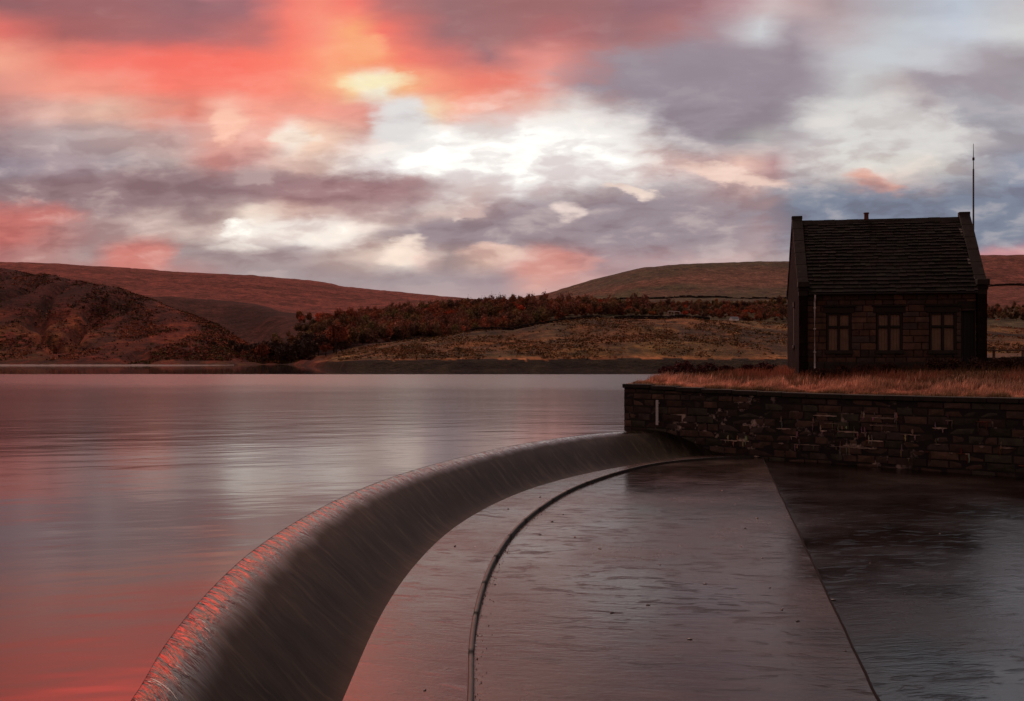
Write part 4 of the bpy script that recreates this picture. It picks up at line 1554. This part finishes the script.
rough_wall('low_wall', [(19.6, 41.9, tz(19.6, 41.9)), (24.5, 40.6, tz(24.5, 40.6)), (30, 39.2, tz(30, 39.2))], .50, .4, (.045, .036, .030),
           'low dark stone wall running right from the house', 'wall', M['drystone'], .45)
fence = empty('rail_fence', (20.3, 45.2, tz(20.3, 45.2)), 0, 'weathered post and rail fence behind the low wall', 'fence')
fx = [20.4+1.25*k for k in range(9)]
fpts = [(x, 45.2-.16*(x-20.3)) for x in fx]
for x, y in fpts:
    m = MB()
    e = random.uniform(-.03, .03)
    m.box((x-20.3-.05+e, y-45.2-.05, -.3), (x-20.3+.05+e, y-45.2+.05, .98+e), ch=.012)
    m.build('post', M['rail'], fence)
for zz in (.45, .82):
    m = MB()
    for (xa, ya), (xb, yb) in zip(fpts[:-1], fpts[1:]):
        m.tube([(xa-20.3, ya-45.2-.07, zz+random.uniform(-.02, .02)), (xb-20.3, yb-45.2-.07, zz+random.uniform(-.02, .02))], .04, 6)
    m.build('rail', M['rail'], fence)

# ------------------------------------------------------------------ plants and trees
def leaf_cloud(n, rad, center, leaf, flat=1.0, clumps=26, seed=1, hollow=.45):
    """leaf-sized quads gathered in clumps through a crown"""
    g = np.random.default_rng(seed)
    cc = g.normal(0, 1, (clumps, 3))
    cc /= np.linalg.norm(cc, axis=1)[:, None]
    cc *= (hollow + (1-hollow)*g.uniform(0, 1, (clumps, 1)))*.8
    cc[:, 2] = cc[:, 2]*flat
    rs = g.uniform(.14, .36, clumps)
    ci = g.integers(0, clumps, n)
    p = cc[ci] + g.normal(0, 1, (n, 3))*rs[ci][:, None]*.55
    p = p*np.array(rad) + np.array(center)
    a = g.normal(0, 1, (n, 3)); a /= np.linalg.norm(a, axis=1)[:, None]
    b = np.cross(a, g.normal(0, 1, (n, 3))); b /= np.linalg.norm(b, axis=1)[:, None]
    L = leaf*g.uniform(.5, 1.3, n)[:, None]
    V = np.stack([p-a*L, p-b*L*.45, p+a*L, p+b*L*.45], 1).reshape(-1, 3)
    F = np.arange(n*4).reshape(n, 4)
    tone = g.uniform(.55, 1.45, clumps)[ci]*g.uniform(.75, 1.25, n)
    return V, F, tone


def make_tree(name, kind, seed):
    g = random.Random(seed)
    root = bpy.data.objects.new(name, None)
    COL.objects.link(root)
    if kind == 'tall':
        H, cr, cz, flat, col, n, leaf = 6.4, (1.9, 1.9, 2.6), 3.9, 1.0, (.12, .082, .048), 900, .36
    elif kind == 'bare':
        H, cr, cz, flat, col, n, leaf = 7.0, (2.3, 2.3, 2.6), 4.4, 1.0, (.15, .080, .055), 800, .30
    elif kind == 'rust':
        H, cr, cz, flat, col, n, leaf = 5.5, (2.3, 2.3, 2.0), 3.2, .9, (.26, .085, .050), 900, .30
    else:
        H, cr, cz, flat, col, n, leaf = 5.0, (2.7, 2.7, 2.0), 2.5, .9, (.095, .056, .040), 1000, .32
    m = MB()
    top = Vector((g.uniform(-.3, .3), g.uniform(-.3, .3), H*.8))
    m.tube([(0, 0, -.6), (0.03, 0, 1.0), top*.55, top], [.2, .15, .09, .03], 6)
    for k in range(8):
        th = g.uniform(0, 6.28)
        z0 = g.uniform(.25, .7)*H
        r = g.uniform(.5, 1.0)*cr[0]
        a = Vector((0, 0, z0))
        b = Vector((math.cos(th)*r, math.sin(th)*r, z0+g.uniform(.3, 1.5)))
        m.tube([a, (a+b)/2+Vector((0, 0, .15)), b], [.06, .04, .015], 5)
    m.build('trunk', M['bark'], root)
    V, F, tone = leaf_cloud(n, cr, (0, 0, cz), leaf, flat, seed=seed)
    C = np.repeat(np.array(col)[None, :]*tone[:, None], 4, 0)
    np_mesh('crown', V, F, M['leafage'], C, smooth=False, parent=root)
    return root, (V, F, C)


PROTO = {}
for kk, ss_ in (('tall', 3), ('bare', 5), ('rust', 8), ('round', 13)):
    PROTO[kk] = make_tree('tree' if kk != 'round' else 'round_tree', kk, ss_)
USED = {k: False for k in PROTO}
TREE_N = [0]


def place_tree(kind, px, d, sc, label, group):
    z = float(land_z(px, d)[0])
    x = (px-512)/1000*d
    root = PROTO[kind][0]
    if USED[kind]:
        root = copy_tree(root)
    USED[kind] = True
    root.location = (x, d, z-.1)
    root.rotation_euler = (0, 0, random.uniform(0, 6.28))
    s = sc*random.uniform(.65, 1.35)
    root.scale = (s, s, s*random.uniform(.85, 1.2))
    tag(root, label, 'tree', group)
    TREE_N[0] += 1


def wood_floor(px):
    """distance span of the wood at a bearing"""
    return np.interp(px, [262, 300, 345, 420, 520, 600], [335, 335, 350, 385, 400, 430]), np.interp(px, [262, 300, 345, 420, 520, 600], [430, 560, 520, 512, 512, 515])


random.seed(21)
for i in range(150):                            # the wood on the far slope
    px = random.triangular(280, 640, 400)
    a, b = wood_floor(px)
    d = random.uniform(a, b)
    kind = random.choices(['tall', 'bare', 'rust'], [5, 4, 2])[0]
    lab = {'tall': 'slim olive tree in the wood on the far slope',
           'bare': 'thin brown leafless tree in the wood on the far slope',
           'rust': 'rust coloured tree in the wood on the far slope'}[kind]
    place_tree(kind, px, d, .8, lab, {'tall': 'olive trees in the far wood', 'bare': 'brown trees in the far wood', 'rust': 'rusty trees in the far wood'}[kind])
for i in range(26):                             # thick trees round the inlet
    px = random.uniform(258, 345)
    d = random.uniform(322, 350) if px < 315 else random.uniform(300, 345)
    place_tree(random.choice(['round', 'round', 'rust']), px, d, 1.25, 'round dark tree crowding the inlet at the far shore', 'trees round the inlet')
for px, d, sc in ((240, 335, .9), (249, 366, 1.0), (231, 352, .6), (214, 345, .5)):
    place_tree('round', px, d, sc, 'small dark tree standing alone low on the left slope', 'lone trees on the left slope')
for i in range(70):                             # scrub and hedgerow trees behind the mound
    px = random.uniform(600, 1040)
    d = random.choice([random.uniform(470, 520), random.uniform(400, 450)])
    place_tree(random.choice(['round', 'round', 'bare', 'tall']), px, d, .66, 'dark hedgerow tree beyond the brown mound', 'hedgerow trees beyond the mound')


def far_wood():
    Vs, Fs, Cs, b = [], [], [], 0
    g = np.random.default_rng(5)
    for i in range(2350):
        px = g.triangular(272, 400, 660) if i < 1350 else g.normal(g.choice([615, 650, 700, 745, 772, 1005]), 20)
        a, e = wood_floor(px) if i < 1350 else (430, 530)
        d = g.uniform(a, e)
        V, F, C = PROTO[g.choice(['tall', 'bare', 'rust', 'round'], p=[.3, .42, .13, .15])][1]
        s = g.uniform(.45, 1.2) if i < 1350 else g.uniform(.3, .62)
        th = g.uniform(0, 6.28)
        Rm = np.array([[math.cos(th), -math.sin(th), 0], [math.sin(th), math.cos(th), 0], [0, 0, 1]])
        z = float(land_z(px, d)[0])
        Vs.append((V*s) @ Rm.T + np.array([(px-512)/1000*d, d, z-.3]))
        Fs.append(F+b)
        q = float(fbm(np.array([px/26.0]), np.array([d/22.0]), 3, 44)[0])
        tint = np.array([1.5, 1.0, .8]) if q > .58 else (np.array([1.15, 1.25, .9]) if q < .42 else np.array([1.3, 1.15, 1.1]))
        Cs.append(C*tint*1.3*g.uniform(.75, 1.3))
        b += len(V)
    o = np_mesh('woodland', np.concatenate(Vs), np.concatenate(Fs), M['leafage'], np.concatenate(Cs), smooth=False)
    tag(o, 'dense brown and olive woodland massed on the far slope', 'woodland', kind='stuff')


far_wood()

def moor_tufts():
    """heather, bracken and rush tussocks standing on the slopes round the water"""
    g = np.random.default_rng(91)
    Vs, Fs, Cs, b = [], [], [], 0
    n = 30000
    left = g.uniform(0, 1, n) < .55
    px = np.where(left, g.uniform(-60, 300, n), g.uniform(335, 1060, n))
    i0 = np.clip(((px+900)/4).astype(int), 0, len(_UF)-1)
    lo, hi = _DF[i0, 2], _DF[i0, 4]
    d = lo + (hi+12-lo)*g.uniform(0, 1, n)
    x = (px-512)/1000*d
    q = fbm(x/9+d*.02, d/26, 4, 95)
    keep = g.uniform(0, 1, n) < np.clip((q-.38)/.2, .06, 1)
    px, d, x, left, q = px[keep], d[keep], x[keep], left[keep], q[keep]
    z = land_z(px, d)
    m = len(px)
    k = 9
    sz = g.uniform(.22, .75, m)*np.where(left, 1.1, .75)
    pal_l = np.array([[.045, .014, .011], [.13, .035, .02], [.06, .045, .016], [.03, .014, .012], [.17, .06, .03]])
    pal_r = np.array([[.10, .05, .022], [.05, .032, .018], [.16, .085, .036], [.055, .045, .018], [.12, .045, .022]])
    pick = np.clip((fbm(x/20, d/45, 3, 97)*7.5-1.4 + g.normal(0, .8, m)).astype(int), 0, 4)
    col = np.where(left[:, None], pal_l[pick]*1.8, pal_r[pick]*1.9)
    c0 = np.stack([x, d, z], 1)[:, None, :] + g.normal(0, 1, (m, k, 3))*sz[:, None, None]*np.array([.75, .75, .22]) + np.array([0, 0, .25])
    a = g.normal(0, 1, (m, k, 3))*np.array([1, 1, .45]); a /= np.linalg.norm(a, axis=2)[..., None]
    bb = np.cross(a, g.normal(0, .5, (m, k, 3)) + np.array([0, 0, 0]) + g.choice([-1, 1], (m, k, 1))*np.array([.5, .5, .2])); bb /= np.linalg.norm(bb, axis=2)[..., None]
    L = (sz[:, None, None]*.5)*g.uniform(.5, 1.2, (m, k, 1))
    V = np.stack([c0-a*L, c0-bb*L*.6, c0+a*L, c0+bb*L*.6], 2).reshape(-1, 3)
    F = np.arange(m*k*4).reshape(-1, 4)
    C = np.repeat(np.repeat(col[:, None, :]*g.uniform(.6, 1.5, (m, k, 1)), 1, 0).reshape(-1, 3), 4, 0)
    o = np_mesh('moor_tussocks', V, F, M['leafage'], C, smooth=False)
    tag(o, 'heather and rush tussocks covering the slopes around the reservoir', 'heather', kind='stuff')


moor_tufts()

# field wall along the crest of the mound
def land_pts(pxs, ds):
    z = land_z(np.array(pxs), np.array(ds))
    return [((p-512)/1000*d, d, float(q)) for p, d, q in zip(pxs, ds, z)]

px_ = np.arange(470, 712, 8.0)
rough_wall('field_wall', land_pts(px_, np.full(len(px_), 303.0)), 1.1, .6, (.030, .024, .022),
           'dark dry stone field wall along the crest of the brown mound', 'wall', M['drystone'], 1.6)
px_ = np.arange(545, 800, 10.0)
rough_wall('field_wall', land_pts(px_, 640+np.sin(px_/40)*10), 1.3, .8, (.028, .022, .018),
           'long thin field wall below the flat topped far hill', 'wall', M['drystone'], 3.0)
px_ = np.arange(985, 1075, 10.0)
rough_wall('field_wall', land_pts(px_, np.full(len(px_), 720.0)), 1.5, .9, (.028, .022, .018),
           'far field wall on the red moor right of the house', 'wall', M['drystone'], 3.0)
# tiny white railing and farm building behind the mound
rp = land_pts([668, 671, 674, 677, 680], [318]*5)
rl = empty('railing', rp[0], 0, 'small white railing beside the field wall on the mound', 'railing')
m = MB()
for a, b in zip(rp[:-1], rp[1:]):
    m.tube([(a[0]-rp[0][0], a[1]-rp[0][1], a[2]-rp[0][2]+2.5), (b[0]-rp[0][0], b[1]-rp[0][1], b[2]-rp[0][2]+2.5)], .12, 6)
m.build('rail', M['white'], rl)
for p in (rp[0], rp[2], rp[4]):
    m = MB(); m.tube([(p[0]-rp[0][0], p[1]-rp[0][1], p[2]-rp[0][2]-.3), (p[0]-rp[0][0], p[1]-rp[0][1], p[2]-rp[0][2]+2.5)], .11, 6); m.build('post', M['white'], rl)
bp = land_pts([734], [345])[0]
fb_ = empty('farm_building', bp, R(20), 'tiny pale farm building with a grey roof beyond the mound', 'building')
m = MB(); m.box((-2.2, -1.6, -1.5), (2.2, 1.6, 2.2)); m.add([(-2.2, -1.6, 2.2), (-2.2, 1.6, 2.2), (-2.2, 0, 3.2), (2.2, -1.6, 2.2), (2.2, 1.6, 2.2), (2.2, 0, 3.2)], [(0, 2, 1), (3, 4, 5)]); m.build('wall', M['drystone'], fb_)
m = MB(); m.add([(-2.5, -1.9, 2.02), (2.5, -1.9, 2.02), (2.5, 0, 3.3), (-2.5, 0, 3.3), (-2.5, 1.9, 2.02), (2.5, 1.9, 2.02)], [(0, 1, 2, 3), (3, 2, 5, 4)], (.12, .13, .16)); m.build('roof', M['slate'], fb_)
m = MB(); m.box((-1.6, -1.66, 0), (-.5, -1.6, 1.6)); m.build('door', M['white'], fb_)
fb_.scale = (.62, .62, .62)

# thin pale shingle along the left waterline
def shoreline():
    U = np.arange(-60, 236, 3.0)
    V = []
    for u in U:
        sh = float(np.interp(u, _UF, _DF[:, 1]))
        w = float(np.interp(u, [-60, 150, 236], [1, 1, .2]))
        for dd, zz in ((-2.0*w, .02), (0, .2*w+.03), (1.2*w, .24*w+.03), (4, .1)):
            d = sh+dd
            V.append(((u-512)/1000*d, d, zz+ (random.uniform(-.05, .05) if zz > .1 else 0)))
    o = np_mesh('shingle', np.array(V), grid_faces(len(U), 4), M['pale'], smooth=False)
    tag(o, 'thin pale shingle line along the left waterline', 'shingle', kind='stuff')


shoreline()

# bushes on the terrace end and beside the house
def bush(x, y, rad, col, label, seed, group):
    root = empty('bush', (x, y, tz(x, y)), random.uniform(0, 6), label, 'bush', group)
    n = 900
    V, F, tone = leaf_cloud(n, (rad, rad, rad*.62), (0, 0, rad*.5), .055, .9, 22, seed)
    V[:, 2] = np.maximum(V[:, 2], 0.0)
    C = np.repeat(np.array(col)[None, :]*tone[:, None], 4, 0)
    np_mesh('leaves', V, F, M['leafage'], C, smooth=False, parent=root)
    m = MB()
    g = random.Random(seed)
    for k in range(14):
        th, r = g.uniform(0, 6.28), g.uniform(.2, .9)*rad
        m.tube([(0.05*math.cos(th), .05*math.sin(th), -.05), (math.cos(th)*r*.5, math.sin(th)*r*.5, rad*.45), (math.cos(th)*r, math.sin(th)*r, rad*g.uniform(.6, 1.1))], [.014, .01, .004], 4)
    m.build('stems', M['bark'], root)


random.seed(4)
for k, (px, d, r) in enumerate(((668, 47, .55), (682, 49, .7), (697, 48, .6), (712, 51, .6), (727, 50, .45), (748, 48, .5), (765, 47, .5))):
    bush((px-512)/1000*d, d, r, (.085, .024, .022), 'low dark red bush on the terrace end by the water', 100+k, 'red bushes on the terrace end')
for k, (px, d, r) in enumerate(((820, 41.8, .4), (843, 41.4, .45), (866, 41.2, .4), (890, 41.0, .45), (936, 40.6, .5), (955, 40.3, .5), (976, 40.0, .5), (1000, 39.4, .5), (1016, 39.2, .55))):
    bush((px-512)/1000*d, d, r, (.07, .036, .024), 'scrubby brown bush at the foot of the house front', 140+k, 'brown scrub before the house')

# wet leaves and grit caught on the apron
def litter():
    random.seed(33)
    lm = []
    for v in range(3):
        b = MB()
        nn = 7
        ring = [(math.cos(2*math.pi*i/nn)*random.uniform(.6, 1)*.07, math.sin(2*math.pi*i/nn)*random.uniform(.5, .9)*.045, random.uniform(.004, .02)) for i in range(nn)]
        b.add(ring + [(0, 0, .03)] + [(p[0]*.9, p[1]*.9, -.01) for p in ring], [(i, (i+1) % nn, nn) for i in range(nn)] + [(nn+1+i, nn+1+(i+1) % nn, (i+1) % nn, i) for i in range(nn)])
        o = b.build('fallen_leaf', M['wet_leaf'])
        lm.append(o)
    spots = []
    px_py = [(798,624),(833,597),(552,520),(540,533),(563,513),(470,512),(455,546),(425,690),(612,612),(660,565),(690,640),(575,536),(648,605),(745,530),(762,560),(770,590),(782,612),(735,505),(722,492),(741,548),(757,520),(600,548),(540,497),(508,509),(870,560),(905,590),(940,530),(880,520),(845,655),(705,585)]
    for i, (px, py) in enumerate(px_py):
        d = 3.8/((py-355)/1000)
        spots.append(((px-512)/1000*d, d))
    for i, (x, y) in enumerate(spots):
        o = lm[i] if i < 3 else lm[i % 3].copy()
        if i >= 3: COL.objects.link(o)
        # height of the sloping floor here
        jx = J0[0]+(J1-J0)[0]*(y-J0[1])/(J1-J0)[1]
        kx = float(np.interp(y, KB[:, 1], KB[:, 0]))
        if x < kx: z = APZ
        elif x < jx: z = APZ-.05+.1*(x-kx)/(jx-kx)
        else: z = APZ-.05-.3*(x-jx)/28
        o.location = (x, y, z)
        o.rotation_euler = (0, 0, random.uniform(0, 6.28))
        s = random.uniform(.35, .85)
        o.scale = (s, s, s)
        tag(o, 'small wet dark leaf stuck on the spillway floor', 'leaf', 'wet leaves on the spillway floor')


litter()


def kerb_grit():
    """grit and leaf fragments washed up along the inner side of the kerb"""
    g = np.random.default_rng(17)
    n = 700
    i = g.integers(0, NW-1, n)
    keep = (KB[i, 1] > 9) & (KB[i, 1] < 30)
    i = i[keep]
    n = len(i)
    d = KB[np.minimum(i+1, NW-1)]-KB[i]
    d /= np.linalg.norm(d, axis=1)[:, None]
    off = .035 + np.abs(g.normal(0, .09, n))
    P = KB[i] + np.stack([d[:, 1], -d[:, 0]], 1)*off[:, None] + d*g.uniform(-.1, .1, (n, 1))
    r = g.uniform(.006, .022, n)
    V, F, C = [], [], []
    for k in range(n):
        a = g.uniform(0, 6.28, 4) + np.arange(4)*1.57
        ring = [(P[k, 0]+math.cos(q)*r[k]*g.uniform(.6, 1.3), P[k, 1]+math.sin(q)*r[k]*g.uniform(.6, 1.3), APZ-.055) for q in np.sort(a % 6.283)]
        b = len(V)
        V += ring + [(P[k, 0], P[k, 1], APZ-.05+r[k]*.9)]
        F += [(b+j, b+(j+1) % 4, b+4) for j in range(4)]
        c = np.array([[.03, .02, .015], [.10, .07, .05], [.26, .15, .10]][g.choice(3, p=[.5, .35, .15])])
        C += [c]*5
    o = np_mesh('grit', np.array(V), np.array(F), M['drystone'], np.array(C), smooth=False)
    tag(o, 'wet grit and leaf fragments washed along the curved kerb', 'grit', kind='stuff')


kerb_grit()
